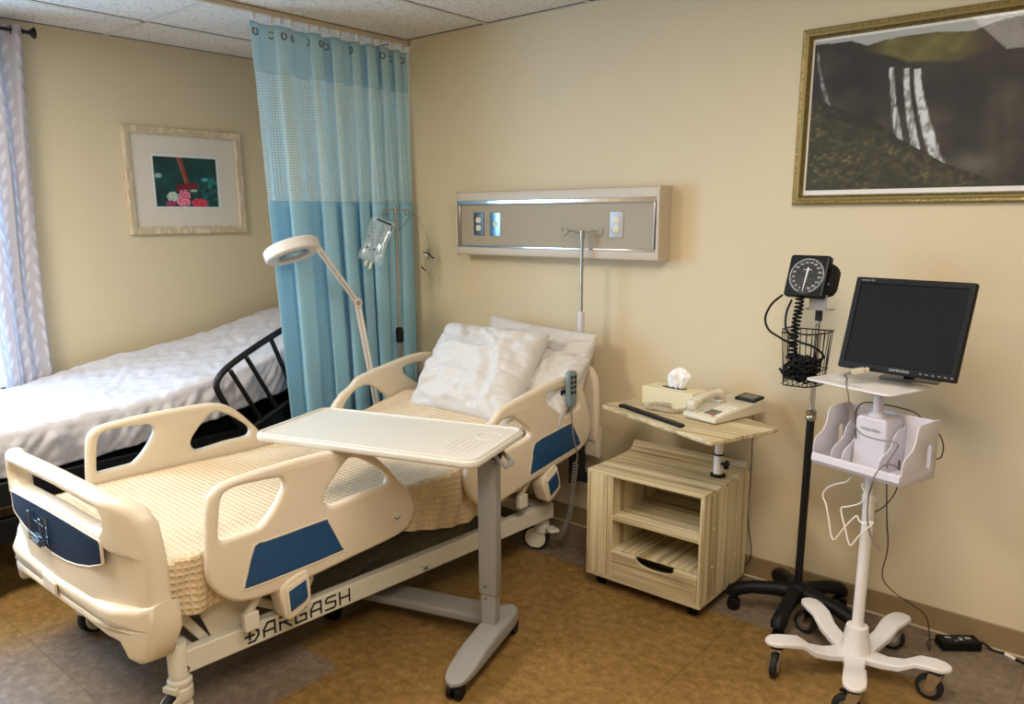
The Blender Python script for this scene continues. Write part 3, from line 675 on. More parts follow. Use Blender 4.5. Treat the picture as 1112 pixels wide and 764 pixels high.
# deck frame carrying the mattress
beam('deck_rail', .38, .425, -2.15, -1.02, .392, .44); beam('deck_rail', -.425, -.38, -2.15, -1.02, .392, .44)
beam('deck_cross', -.38, .38, -2.17, -2.12, .392, .43); beam('deck_cross', -.38, .38, -1.08, -1.03, .392, .43)
def tiltbox(x0, x1, ya, za, yb, zb, h):
    b = MB(); vs = [(x, y, z+dz) for x in (x0, x1) for y, z in ((ya, za), (yb, zb)) for dz in (0, h)]
    return b.add(vs, [(0, 1, 3, 2), (4, 6, 7, 5), (0, 4, 5, 1), (2, 3, 7, 6), (0, 2, 6, 4), (1, 5, 7, 3)])
obj('backrest_deck', tiltbox(-.43, .43, -1.0, .435, -.16, .62, .02), M['bedmetal'], bed, bevel=.003)
obj('seat_deck', MB().box(-.43, .43, -2.15, -1.0, .438, .452), M['bedmetal'], bed, bevel=.003)
obj('backrest_rail', tiltbox(.40, .43, -1.0, .40, -.16, .585, .035), M['bedmetal'], bed, bevel=.003)
obj('backrest_rail', tiltbox(-.43, -.40, -1.0, .40, -.16, .585, .035), M['bedmetal'], bed, bevel=.003)
# lift linkage
for s in (-1, 1):
    x = s*.36
    for (ya, za, yb, zb) in ((-1.98, .23, -2.09, .40), (-1.70, .23, -1.98, .40), (-.62, .23, -.95, .40)):
        obj('lift_arm', MB().tube([(x, ya, za), (x, yb, zb)], .02, 4), M['bedmetal'], bed, smooth=0, bevel=.003)
    g_ = MB().prism([(-1.97, .245), (-1.80, .245), (-1.86, .36), (-1.93, .385), (-2.0, .33)], .012, XF((s*.385-.006, 0, 0), (0, 1, 0), (0, 0, 1)))
    obj('gusset_plate', g_, M['bedmetal'], bed, bevel=.003)
obj('actuator', MB().cyl((0, -1.5, .30), (0, -.9, .36), .035), M['darkmetal'], bed); obj('actuator', MB().cyl((.12, -1.95, .27), (.12, -1.4, .33), .03), M['darkmetal'], bed)
obj('control_box', MB().box(-.16, .10, -1.30, -1.05, .30, .385), M['black'], bed, bevel=.01)
cb = MB()
for k, zz in enumerate((.35, .34, .36)):
    cb.tube([(.20+.03*k, -1.55, zz), (.30, -1.40+.04*k, zz-.03), (.34, -1.25, zz+.01), (.33, -1.10+.03*k, zz-.02)], .005, 6, smooth=5)
obj('cable_bundle', cb, M['cord'], bed)
rod = MB().cyl((.36, -1.45, .335), (.36, -1.0, .335), .012); obj('push_rod', rod, M['darkmetal'], bed)
obj('bumper_bracket', MB().prism([(-2.155, .36), (-2.05, .36), (-2.04, .385), (-2.155, .385)], .03, XF((.40, 0, 0), (0, 1, 0), (0, 0, 1))), M['bedmetal'], bed, bevel=.004)
obj('head_bracket', MB().box(.40, .425, -.20, -.10, .30, .47).box(.36, .47, -.145, -.105, .30, .34), M['darkmetal'], bed, bevel=.003)
# castors
def castor(parent, x, y, r, w, m_housing, top, yaw=0.0, style='bed'):
    T = Matrix.Translation((x, y, 0)) @ Matrix.Rotation(yaw, 4, 'Z')
    wz = XF((0, 0, 0), (0, 1, 0), (0, 0, 1))      # lathe axis -> +X
    off = -r*.42
    c = MB()
    if style == 'bed':
        arc = [(off+(r*.80)*math.cos(a), r+(r*.80)*math.sin(a)) for a in np.linspace(R(-70), R(250), 22)]
        for s in (-1, 1): c.prism([(y_, z_) for y_, z_ in arc], .006, T @ XF((s*(w/2+.006)-.003, 0, 0), (0, 1, 0), (0, 0, 1)))
        c.box(-w/2-.009, w/2+.009, off-.02, .012, 2*r+.002, 2*r+.02, T)
        c.lathe([(.034, 2*r-.035), (.037, 2*r-.03), (.037, 2*r+.005), (.033, 2*r+.010), (.037, 2*r+.016), (.037, top-.02), (.026, top-.012), (.026, top)], T, 24)
        h = obj('castor', c, M[m_housing], parent, bevel=.0015)
    else:
        for s in (-1, 1):
            c.prism([(off-.012, r-.010), (off+.012, r-.010), (.018, 2*r+.001), (.018, 2*r+.012), (-.02, 2*r+.012), (off-.012, r+.008)], .003, T @ XF((s*(w/2+.0035)-.0015, 0, 0), (0, 1, 0), (0, 0, 1)))
        c.box(-w/2-.005, w/2+.005, -.02, .018, 2*r+.008, 2*r+.012, T).lathe([(.017, 2*r+.010), (.019, 2*r+.016), (.012, 2*r+.020), (.010, top)], T, 16)
        h = obj('castor', c, M['chrome'], parent, bevel=.0006); obj('mount_ring', MB().lathe([(.020, 2*r+.014), (.024, 2*r+.017), (.024, 2*r+.026), (.018, 2*r+.028)], T, 18), M['black'], h)
    Tw = T @ Matrix.Translation((-w/2, off, r)) @ wz
    rr = [(r*.30, 0), (r*.78, 0), (r*.92, .002), (r, w*.2), (r, w*.8), (r*.92, w-.002), (r*.78, w), (r*.30, w)]
    obj('wheel', MB().lathe(rr, Tw, 28), M['rubber'], h)
    obj('wheel_hub', MB().lathe([(0, -.002), (r*.62, -.002), (r*.66, .002), (r*.66, w-.002), (r*.62, w+.002), (0, w+.002)], Tw, 20), M['bedmetal' if style == 'bed' else 'steel'], h)
    return h
castor(bed, BX-.022, -2.085, .0625, .03, 'bedmetal', .175, R(20)); castor(bed, -BX+.022, -2.085, .0625, .03, 'bedmetal', .175, R(200))
cr = castor(bed, BX-.06, -.345, .0625, .03, 'bedmetal', .175, R(-65)); castor(bed, -BX+.06, -.345, .0625, .03, 'bedmetal', .175, R(90))
obj('brake_pedal', MB().prism([(-.02, 0), (.02, 0), (.028, .07), (.018, .085), (-.018, .085), (-.028, .07)], .012, XF((BX-.02, -.34, .128), (.5, .85, 0), (.85, -.5, .1))), M['bedmetal'], cr, bevel=.004)
# lettering on the side beam: DARGASH in squared strokes
def strokes(letters, x0, pitch, h, wd, T, name, m, parent, slant=0.0):
    for k, ch_ in enumerate(letters):
        b = MB()
        for st in ch_:
            P = [(x0+k*pitch+p[0]*wd+p[1]*h*slant, p[1]*h) for p in st]
            for a, c in zip(P, P[1:]):
                a, c = Vector((*a, 0)), Vector((*c, 0)); d = (c-a).normalized(); t = .0034; n_ = Vector((-d.y, d.x, 0))*t; a, c = a-d*t, c+d*t
                b.add([T @ (v+Vector((0, 0, zz))) for zz in (0, .0012) for v in (a-n_, c-n_, c+n_, a+n_)], [(0, 1, 2, 3), (7, 6, 5, 4), (0, 4, 5, 1), (1, 5, 6, 2), (2, 6, 7, 3), (3, 7, 4, 0)])
        obj(name, b, m, parent, smooth=0)
Dm = [[(.12, 0), (.62, 0), (.95, .35), (.95, .68), (.62, 1), (.12, 1)], [(-.12, .5), (.55, .5)], [(.22, .25), (.22, .75)]]
Am = [[(0, 0), (0, .55), (.35, 1), (.95, 1), (.95, 0)], [(0, .38), (.95, .38)]]
Rm = [[(0, 0), (0, .62)], [(0, 1), (.9, 1), (.9, .52), (0, .52)], [(.35, .52), (.95, 0)]]
Gm = [[(.95, 1), (.3, 1), (0, .7), (0, 0), (.95, 0), (.95, .5), (.4, .5)]]
Sm = [[(.95, 1), (.25, 1), (.05, .85), (.05, .6), (.95, .5), (.95, .12), (.8, 0), (0, 0)]]
Hm = [[(0, 0), (0, 1)], [(.95, 0), (.95, 1)], [(0, .5), (.95, .5)]]
la, lb = BF.px((268, 690), BX), BF.px((383, 655), BX)
pt = (lb.y-la.y)/6.9
strokes([Dm, Am, Rm, Gm, Am, Sm, Hm], la.y, pt, .044, pt*.72, XF((BX+.0005, 0, .188), (0, 1, 0), (0, 0, 1)), 'lettering', M['ink'], side_beam)
s_ = BF.px((462, 617), BX); sb = MB()
for dz in (0, .016): sb.box(BX, BX+.001, s_.y-.02, s_.y+.025, s_.z-.006+dz, s_.z-.0048+dz)
sb.box(BX, BX+.001, s_.y-.008, s_.y+.012, s_.z-.004, s_.z+.006)
obj('small_print', sb, M['inkgrey'], side_beam, smooth=0)

# ------------------------------------------------------------------ mattress, blanket, pillows
def ztop(y):   # top of the bedding along the bed
    if y < -1.02: return .548
    t = y+1.02; return .548+.235*t*min(1, t/.15)**.5
def matt(u, v):
    pass
mm = MB(); ys_ = list(np.linspace(-2.14, -.13, 24)); ring = roundrect(-.425, .425, 0, 1, .04, 4)
for y in ys_:
    zt = ztop(y)-.02; zb = .455 if y < -1.0 else .455+(y+1.0)*.22
    for x, t in roundrect(-.425, .425, zb, zt, .035, 4): mm.v.append((x, y, t))
k = len(roundrect(-.425, .425, 0, 1, .04, 4))
for i in range(len(ys_)-1):
    for j in range(k): mm.f.append((i*k+j, i*k+(j+1) % k, (i+1)*k+(j+1) % k, (i+1)*k+j))
mm.f += [tuple(range(k))[::-1], tuple((len(ys_)-1)*k+j for j in range(k))]
mo = obj('mattress', mm, M['sheet'], None); mo.location = BF.O; mo.rotation_euler = (0, 0, BF.rz); tag(mo, 'white mattress on the near hospital bed, mostly hidden under the tan waffle blanket', 'mattress')
def hang(y):   # how far the blanket hangs on the right side
    return np.interp(y, [-2.17, -2.12, -2.02, -1.9, -1.6, -1.3, -1.15, -1.0, -.88, -.7], [.13, .165, .185, .15, .14, .15, .185, .215, .25, .26])
def blanket(u, v):
    y = -2.172+u*(1.44+.0); y = min(y, -.60)
    y = -2.172+u*1.70
    hr = hang(y); hlft = .10
    W2 = .448; tot = hr+2*W2+hlft; s = v*tot
    n1 = noise.noise(Vector((y*5, s*5, 1.3))); n2 = noise.noise(Vector((y*14, s*14, 7.3)))
    zt = ztop(y)+.004+.006*n1+.002*n2
    rr = .03
    if s < hr:          # right drop
        d = hr-s; x = W2+.004+.006*noise.noise(Vector((y*9, 3.1, 0)))*d/.15; z = zt-d
        x += .006*math.sin(y*60+d*25)*min(1, d/.05)
        if u < .12: x += -.02*(d/.15)*(1-u/.12)
    elif s > tot-hlft:
        d = s-(tot-hlft); x = -W2-.002; z = zt-d
    else:
        x = W2-(s-hr); z = zt
        e = min(s-hr, tot-hlft-s)
        if e < rr: z -= (rr-math.sqrt(max(rr*rr-(rr-e)**2, 0)))*.8
    # tuck down over the foot
    if u < .03: z -= (1-u/.03)*.06
    if u < .02 and abs(x) < W2: z -= 0
    return Vector((x, y, z))
bk = MB().grid(blanket, 200, 130, lambda u, v: (u*1.70, v*1.14))
bo = obj('waffle_blanket', bk, M['waffle'], None, norm=True, solid=.004, smooth=80); bo.location = BF.O; bo.rotation_euler = (0, 0, BF.rz)
tag(bo, 'tan waffle-weave blanket spread over the near hospital bed', 'blanket')

def pillow(name, w, h, t, T, label, seed, sag=0, group=None):
    b = MB(); n = 64
    def sh(u, v, s):
        a, c = 2*u-1, 2*v-1
        e = (1-abs(a)**3.2)*(1-abs(c)**3.2); th = t*(max(e, 0)**.48)
        horn = 1-.02*(abs(a)*abs(c))**6-.045*(1-abs(c)**2)*abs(a)**2
        hv = 1-.02*(abs(a)*abs(c))**6-.055*(1-abs(a)**2)*abs(c)**2
        x, y = a*w/2*horn, c*h/2*hv
        f = noise.noise(Vector((a*2.2+seed, c*2.2, s*3))); cr_ = abs(noise.noise(Vector((a*3.1+seed, c*1.8+4, s))))
        edge = max(e, 0)**.5
        f2 = noise.noise(Vector((a*6+seed*2, c*5, 9)))
        wr = (f*.20+(.5-cr_)*.12+f2*.055)*t*edge
        rad = abs(noise.noise(Vector((math.atan2(c, a)*4+seed, (a*a+c*c)*.8, 2.2))))
        wr -= .16*t*(1-min(rad/.25, 1))*edge*min(1, (a*a+c*c))
        def ridge(sx, sy, k_): return 1-min(abs(noise.noise(Vector((a*sx+seed*k_, c*sy+k_, 3.3*k_))))/.12, 1)
        wr += t*edge*(.075*ridge(1.2, 2.2, 1.)+.035*ridge(3.2, 1.6, 2.)-.03*ridge(2.1, 3.6, 3.))
        y -= sag*(1-c)*.5*0
        return T @ Vector((x, y, s*(th/2)+wr*(1 if s > 0 else .3)))
    b.grid(lambda u, v: sh(u, v, 1), n, n); o1 = len(b.v); b.grid(lambda u, v: sh(u, v, -1), n, n)
    o = obj(name, b, M['pillow'], None, smooth=180, norm=False)
    bm = bmesh.new(); bm.from_mesh(o.data); bmesh.ops.remove_doubles(bm, verts=bm.verts, dist=1e-4); bmesh.ops.recalc_face_normals(bm, faces=bm.faces); bm.to_mesh(o.data); bm.free()
    for p in o.data.polygons: p.use_smooth = True
    tag(o, label, 'pillow', group); return o
def BW(x, y, z): return Vector(BF.O+BF.x*x+BF.y*y+np.array([0, 0, z]))
def bvec(x, y, z): return Vector(BF.x*x+BF.y*y+np.array([0, 0, z]))
# behind: leans on the headboard, offset to the right
def ptrans(cx, cy, cz, lean, roll, yaw=0):
    n_ = bvec(math.sin(yaw)*math.cos(lean), -math.cos(yaw)*math.cos(lean), math.sin(lean)); up = bvec(-math.sin(yaw)*math.sin(lean), math.sin(lean)*math.cos(yaw), math.cos(lean)); x = up.cross(n_)
    x2 = x*math.cos(roll)+up*math.sin(roll); u2 = -x*math.sin(roll)+up*math.cos(roll)
    return XF(BW(cx, cy, cz), x2, u2)
pillow('pillow', .70, .42, .14, ptrans(.15, -.19, .835, R(20), R(-3)), 'white pillow standing behind the others against the headboard', 2.0, group='pillows on the near bed')
pillow('pillow', .46, .36, .12, ptrans(.29, -.33, .80, R(34), R(-10), R(14)), 'white pillow with a folded corner, wedged between the front and back pillows', 5.3, group='pillows on the near bed')
pillow('pillow', .67, .49, .20, ptrans(.025, -.43, .825, R(38), R(1)), 'large white pillow in front, its lower corner resting on the tan blanket', 8.1, group='pillows on the near bed')

# ------------------------------------------------------------------ IV pole of the near bed
ip = thing('iv_pole', 'thin steel IV pole with two hooks at the near bed head', 'iv pole', BW(.398, -.118, 0), BF.rz)
st = MB().tube([(0, 0, .50), (0, 0, 1.03)], .0105, 12); obj('lower_pole', st, M['steel'], ip)
obj('upper_pole', MB().tube([(0, 0, 1.02), (0, 0, 1.44)], .0075, 12), M['steel'], ip)
obj('collar', MB().lathe([(.012, 1.0), (.0155, 1.006), (.0155, 1.10), (.011, 1.107), (.008, 1.11)], None, 16), M['lilac'], ip)
hk = MB().cyl((0, 0, 1.435), (0, 0, 1.475), .011); obj('hook_hub', hk, M['steel'], ip)
for s in (-1, 1):
    P = [(0, 0, 1.462), (s*.05, 0, 1.470), (s*.085, 0, 1.474)]+[(s*(.100+.018*math.cos(a)), 0, 1.472+.018*math.sin(a)) for a in np.linspace(R(140), R(400), 9)]
    obj('hook', MB().tube(P, .0035, 8), M['steel'], ip)

# remote handset hung on the head rail
rm0 = BF.px((620, 404), .53); rm1 = BF.px((620, 440), .53)
rm = thing('bed_remote', 'grey bed remote with dark buttons clipped on the head side rail, coiled cord below', 'remote control', BW(.53, rm1.y, rm1.z), BF.rz)
hh = rm0.z-rm1.z
o = [(-.022, .008), (-.012, -.004), (.012, -.004), (.022, .008), (.027, hh*.5), (.030, hh*.85), (.022, hh+.004), (-.022, hh+.004), (-.030, hh*.85), (-.027, hh*.5)]
plate('handset', smooth2(o, 4), [], .026, .008, XF((0, 0, 0), (0, 1, 0), (0, 0, 1)), M['handset'], rm)
for i in range(4):
    for j in (-1, 1): obj('button', MB().box(.012, .0155, j*.0115-.007, j*.0115+.007, hh*.36+i*hh*.15, hh*.36+i*hh*.15+.014), M['ink'], rm, bevel=.001)
obj('clip', MB().box(-.045, -.012, -.012, .012, hh*.35, hh*.42).box(-.05, -.045, -.012, .012, hh*.2, hh*.42), M['black'], rm, bevel=.002)
def rl(q, x): 
    p = BF.px(q, x); return Vector((p.x-.53, p.y-rm1.y, p.z-rm1.z))
sc = MB().tube([(0, 0, 0), rl((621, 455), .54), rl((623, 475), .55), rl((627, 495), .545), rl((625, 503), .54)], .0032, 8, smooth=6)
obj('cord', sc, M['greycord'], rm)
obj('coiled_cord', MB().tube(helix([rl((625, 503), .54), rl((622, 530), .53), rl((619, 555), .52), rl((612, 575), .48), rl((607, 584), .44)], .0105, 34, 10), .0032, 5), M['greycord'], rm)

# ================================================================== FAR BED
far = thing('hospital_bed', 'far bed with a black metal frame beside the left wall, partly behind the blue curtain', 'bed', (0, 0, 0))
FX0, FX1 = .10, .92
def zprof(y): return np.interp(y, [-2.3, -1.75, -1.45, -1.15, -.85, -.5, -.1], [.695, .700, .722, .775, .845, .935, 1.0])
ff = MB().box(FX0+.02, FX1-.0, -2.28, -1.0, .40, .50); obj('frame_deck', ff, M['blackmetal'], far, bevel=.006)
obj('backrest_deck', tiltbox(FX0+.02, FX1, -1.0, .40, -.15, .72, .07), M['blackmetal'], far, bevel=.006)
obj('side_beam', MB().box(FX1-.06, FX1-.02, -2.28, -.2, .24, .34), M['blackmetal'], far, bevel=.004)
obj('side_beam', MB().box(FX0+.02, FX0+.06, -2.28, -.2, .24, .34), M['blackmetal'], far, bevel=.004)
obj('label_sticker', MB().box(FX1+.0005, FX1+.002, -2.20, -2.16, .46, .485), M['white_board'], far, smooth=0)
obj('footboard', MB().box(FX0, FX1, -2.34, -2.30, .16, .62), M['black'], far, bevel=.015); obj('headboard', MB().box(FX0, FX1, -.07, -.03, .3, .95), M['black'], far, bevel=.015)
for x in (FX0+.08, FX1-.08):
    for y in (-2.2, -.3):
        obj('leg', MB().box(x-.02, x+.02, y-.02, y+.02, .12, .40), M['blackmetal'], far, bevel=.003); castor(far, x, y, .05, .028, 'blackmetal', .13, R(30*y), 'bed')
# black bar rail traced on the plane of the bed's near side
FW0 = Frame((0, 0, 0)); c7 = lambda a, b: (220+a/4.49, 330+b/4.49); fp = lambda a, b, x=.995: FW0.px(c7(a, b), x)
rt = MB().tube([fp(420, 108), fp(340, 155), fp(215, 238), fp(130, 302), fp(86, 348), fp(68, 390), fp(78, 432), fp(130, 520), fp(185, 592), fp(215, 615), fp(250, 598), fp(290, 568), fp(400, 492), fp(500, 430), fp(560, 300), fp(520, 130), fp(470, 85)], .0155, 10, closed=True, smooth=5)
ra = obj('side_rail', rt, M['blackmetal'], far)
for a, b in (((135, 325), (285, 560)), ((215, 262), (362, 505)), ((330, 165), (455, 450))): obj('rail_bar', MB().tube([fp(*a), fp(*b)], .012, 10), M['blackmetal'], ra)
obj('rail_bracket', MB().prism([(fp(x, y).y, fp(x, y).z) for x, y in ((240, 600), (380, 500), (420, 560), (400, 640), (270, 650))], .03, XF((.965, 0, 0), (0, 1, 0), (0, 0, 1))), M['blackmetal'], ra, bevel=.006)
gb = MB().tube([(FX0+.12, -.86, 1.02), (FX0+.12, -.74, .80)], .008, 8); 
# sheeted mattress
def sheet(u, v):
    y = -2.30+u*2.18; cx0, cx1 = FX0-.005, FX1+.005; drop = np.interp(y, [-2.3, -1.5, -.9, -.1], [.17, .165, .19, .24])
    W2 = cx1-cx0; tot = drop*2+W2; s = v*tot; zt = zprof(y)
    wob = lambda a, b, c: noise.noise(Vector((a, b, c)))
    wr = .010*wob(y*3.0, s*2.0, 4.)+.006*abs(wob(y*7-s*6, s*3, 1.))+.003*wob(y*22, s*18, 2.)
    crease = .017*abs(wob(y*5+s*7, s*2.2-y*1.3, 8.))+.010*abs(wob(y*13-s*4, s*7, 15.))+.005*abs(wob(y*24+s*6, s*14, 5.))
    r = .045
    if s < drop: d = drop-s; x = cx1+.004; z = zt-r*.3-d; side = 1
    elif s > drop+W2: d = s-drop-W2; x = cx0; z = zt-r*.3-d; side = -1
    else:
        x = cx1-(s-drop); e = min(s-drop, drop+W2-s); z = zt-.3*r+(.3*r if e > r else .3*r*math.sqrt(max(0, 1-((r-e)/r)**2))); side = 0
        z += wr+crease; far_ = (cx1-x)/W2; z += .055*far_*math.exp(-((y+1.35)/.38)**2)+.01*far_
        return Vector((x, y, z))
    pk = math.sin(y*42+3*wob(y*3, 0, 0))*.007*min(1, d/.04)+abs(wob(y*16+d*9, d*7, 3.))*.026*min(1, d/.04)+abs(wob(y*36-d*20, d*14, 9.))*.009*min(1, d/.04)-.008
    pull = -.02*(d/drop)**2
    x += side*(pk+pull); return Vector((x, y, z))
sh_ = MB().grid(sheet, 240, 120); so = obj('sheeted_mattress', sh_, M['sheet'], None, smooth=80, solid=.004)
tag(so, 'mattress in a wrinkled white fitted sheet on the black-framed far bed, head end raised', 'mattress')
core = MB()
for y in np.linspace(-2.27, -.14, 20):
    zt = zprof(y)-.03
    for x, z in ((FX0+.03, zt-.14), (FX1-.03, zt-.14), (FX1-.03, zt), (FX0+.03, zt)): core.v.append((x, y, z))
for i in range(19):
    for j in range(4): core.f.append((i*4+j, i*4+(j+1) % 4, (i+1)*4+(j+1) % 4, (i+1)*4+j))
core.f += [(3, 2, 1, 0), (76, 77, 78, 79)]
obj('mattress_core', core, M['sheet'], so, smooth=0)

# ================================================================== PRIVACY CURTAIN
TX = 1.080
ct = thing('curtain_track', 'cream ceiling track for the blue privacy curtain, running out from the wall', 'curtain track', (TX, -1.6, H-.026))
obj('rail', MB().box(-.014, .014, -1.6, 1.588, 0, .022), M['beigemetal'], ct, bevel=.002)
obj('end_stop', MB().box(-.018, .018, 1.57, 1.592, -.006, .022), M['beigemetal'], ct, bevel=.002)
pcu = thing('privacy_curtain', 'pale blue hospital privacy curtain with a mesh top hanging from the ceiling track', 'curtain', (TX, -.48, 0))
CY0, CY1 = -.965, -.015
folds = [0, .06, .155, .22, .285, .345, .42, .50, .56, .64, .70, .77, .83, .89, .95, 1.0]
br_ = [0, .10, .17, .30, .37, .45, .50, .575, .63, .68, .73, .78, .825, .87, .92, .96, 1.0]
am_ = [.35, .9, .7, 1.15, .6, 1.2, .8, 1.25, .7, 1.0, 1.2, .6, 1.1, .8, 1.0, .6, .3]
ss_ = np.linspace(-.05, 1.05, 600); phs = np.interp(ss_, br_, np.arange(len(br_))*math.pi); ker = np.hanning(31); ker /= ker.sum()
phs = np.convolve(np.pad(phs, 15, mode='edge'), ker, 'valid'); ams = np.convolve(np.pad(np.interp(ss_, br_, am_), 15, mode='edge'), ker, 'valid')
def cpath(s, z):
    """s 0..1 along the curtain; irregular pleats that drift a little on the way down"""
    zt = max(0, (2.41-z)/2.2); s2 = s+.016*math.sin(z*1.5+s*8)*zt+.008*noise.noise(Vector((s*5, z*1.2, 1)))
    ph = float(np.interp(s2, ss_, phs)); a = float(np.interp(s2, ss_, ams))
    A = .020+.028*min(1, zt*2.2); A *= a*(1+.3*noise.noise(Vector((s*6, z*.9, 5))))
    x = A*math.cos(ph)+.005*math.sin(ph*2.3+z*2.0)*zt+.004*noise.noise(Vector((s*22, z*2.6, 0)))
    y0 = CY0+.075*max(0, (2.41-z)/1.9)**1.1; y = y0+(CY1-y0)*s+.62*A*math.sin(2*ph)*min(1, s*12, (1-s)*12)
    return x, y
def cpt(s, z): x, y = cpath(s, z); return Vector((x, y+.48, z))
def band(name, z0, z1, nz, m, scallop=False):
    def fn(u, v): return cpt(u, z0+(z1-z0)*v)
    return obj(name, MB().grid(fn, 420, nz, lambda u, v: (u*1.5, z0+(z1-z0)*v)), m, pcu, smooth=180, solid=.0016 if m is not M['net'] else 0, norm=False)
hdr = band('header_band', 2.195, 2.405, 6, M['curtaintop']); band('mesh_panel', 1.615, 2.197, 16, M['net']); band('cloth_panel', .28, 1.617, 40, M['curtain'])
for k in range(14):
    s = (k+.35+.25*((k*5) % 3)/2)/14; z = 2.362; p = cpt(s, z); q = cpt(s+.004, z); d = (q-p).normalized(); n_ = d.cross(Vector((0, 0, 1)))
    if n_.x < 0: n_ = -n_
    T = XF(p, n_.orthogonal().normalized(), n_.cross(n_.orthogonal()).normalized())
    if T.to_3x3().determinant() < 0: continue
    b = MB(); prof_ = [(.011, -.003), (.017, -.003), (.018, 0), (.017, .003), (.011, .003), (.010, 0)]
    n = 20
    for r_, z_ in prof_:
        for i in range(n): a = 2*math.pi*i/n; b.v.append(T @ Vector((r_*math.cos(a), r_*math.sin(a), z_)))
    for a_ in range(6):
        for i in range(n): c_ = (a_+1) % 6; b.f.append((a_*n+i, a_*n+(i+1) % n, c_*n+(i+1) % n, c_*n+i))
    obj('grommet', b, M['grommet'], pcu)
    hk = MB().tube([(p.x, p.y, 2.358), (p.x+.006, p.y, 2.385), (p.x*.5, p.y, 2.405), (0, p.y, 2.425)], .0014, 5)
    hk.box(-.004, .004, p.y-.010, p.y+.010, 2.418, 2.441)
    obj('hook', hk, M['white'], pcu)

# ================================================================== WINDOW DRAPE + ROD
rd = thing('curtain_rod', 'black curtain rod with a turned finial at the top of the left wall', 'curtain rod', (.085, -1.53, 2.405))
obj('rod', MB().cyl((0, 0, 0), (0, -2.0, 0), .008), M['blackmetal'], rd)
obj('finial', MB().lathe([(.008, -.01), (.014, -.006), (.010, 0), (.008, .012), (.011, .026), (.024, .040), (.027, .046), (.024, .050), (0, .052)], XF((0, -.012, 0), (1, 0, 0), (0, 0, -1)), 20), M['blackmetal'], rd)
obj('bracket', MB().box(-.083, 0, -.075, -.06, -.006, .006).box(-.084, -.079, -.085, -.05, -.03, .03), M['blackmetal'], rd, bevel=.002)
dr = thing('window_drape', 'white drape with a pale leaf pattern hanging beside the window', 'curtain', (.085, -1.7, 0))
def drape(u, v):
    z = 2.43-v*1.73; a = math.sin(u*math.pi*2*3.4+.4)*.015+.004*math.sin(u*31+z*2)
    y0 = -1.555-.065*v; wd = .40-.19*v**.8
    return Vector((a, y0-u*wd+1.7+.01*math.sin(z*3+u*5), z))
nu_, nv_ = 170, 420; dc = obj('cloth', MB().grid(drape, nu_, nv_), M['leaf'], dr, smooth=180, solid=.0014, norm=False)
U_, V_ = np.meshgrid(np.linspace(0, .62, nu_+1), np.linspace(0, 1.73, nv_+1), indexing='ij'); U_, V_ = U_.ravel(), V_.ravel(); lf = np.zeros(len(U_))
rl_ = random.Random(4)
for cx in np.arange(-.02, .7, .165):
    ph_ = rl_.uniform(0, 6)
    for i, zy in enumerate(np.arange(-.05, 1.8, .082)):
        for sd_ in (-1, 1):
            ang = R(90-sd_*38)+.15*math.sin(ph_+zy*4); lx_, ly_ = cx+.025*math.sin(zy*5+ph_)+sd_*.036, zy+.0+(.041 if sd_ > 0 else 0)
            dx, dy = U_-lx_, -(V_-ly_); p_ = dx*math.cos(ang)+dy*math.sin(ang); q_ = -dx*math.sin(ang)+dy*math.cos(ang)
            Lh = .040; w_ = .0165*np.clip(1-(p_/Lh)**2, 0, 1)**.8; lf = np.maximum(lf, np.clip((w_-np.abs(q_))/.0025, 0, 1))
slub = .5+.5*np.sin(V_*900)*np.sin(U_*37+V_*13); c0 = np.array([[.65, .61, .63]])*(.96+.08*slub[:, None]); c1 = np.array([[.80, .78, .81]]); cc_ = c0*(1-lf[:, None])+c1*lf[:, None]
ca = dc.data.color_attributes.new('Col', 'FLOAT_COLOR', 'POINT'); ca.data.foreach_set('color', np.concatenate([cc_, np.ones((len(cc_), 1))], 1).astype(np.float32).ravel())
for k in range(5): 
    P = [(.017*math.cos(a), .10-.07*k, 2.405+.017*math.sin(a)) for a in np.linspace(0, 2*math.pi, 16)[:-1]]; obj('ring', MB().tube(P, .0022, 6, closed=True), M['blackmetal'], dr)

# ================================================================== IV STAND WITH BAG (between curtain and near bed)
iv = thing('iv_stand', 'chrome IV stand holding a fluid bag, beside the blue curtain', 'iv stand', (1.225, -.258, 0))
obj('upper_pole', MB().tube([(0, 0, .90), (0, 0, 1.595)], .008, 12), M['steel'], iv)
obj('lower_pole', MB().tube([(0, 0, .08), (0, 0, .90)], .0125, 12), M['steel'], iv)
obj('clamp', MB().lathe([(.013, .87), (.020, .875), (.021, .94), (.016, .95), (.009, .955)], None, 16), M['black'], iv)
hb_ = MB().tube([(0, -.08, 1.575), (0, 0, 1.580), (0, .08, 1.575)], .0035, 8)
for s in (-1, 1): hb_.tube([(0, s*.08, 1.575)]+[(0, s*(.08+.014*math.sin(a)), 1.575-.014+.014*math.cos(a)) for a in np.linspace(0, R(300), 9)], .0035, 8)
obj('hook_bar', hb_, M['steel'], iv)
for k in range(5):
    a = R(72*k+20); lg = MB().tube([(0, 0, .10), (.12*math.cos(a), .12*math.sin(a), .085), (.20*math.cos(a), .20*math.sin(a), .06)], [.014, .012, .010], 8); lg_ = obj('leg', lg, M['steel'], iv)
    obj('castor', MB().cyl((.20*math.cos(a)-.01, .20*math.sin(a), .025), (.20*math.cos(a)+.01, .20*math.sin(a), .025), .025), M['rubber'], lg_)
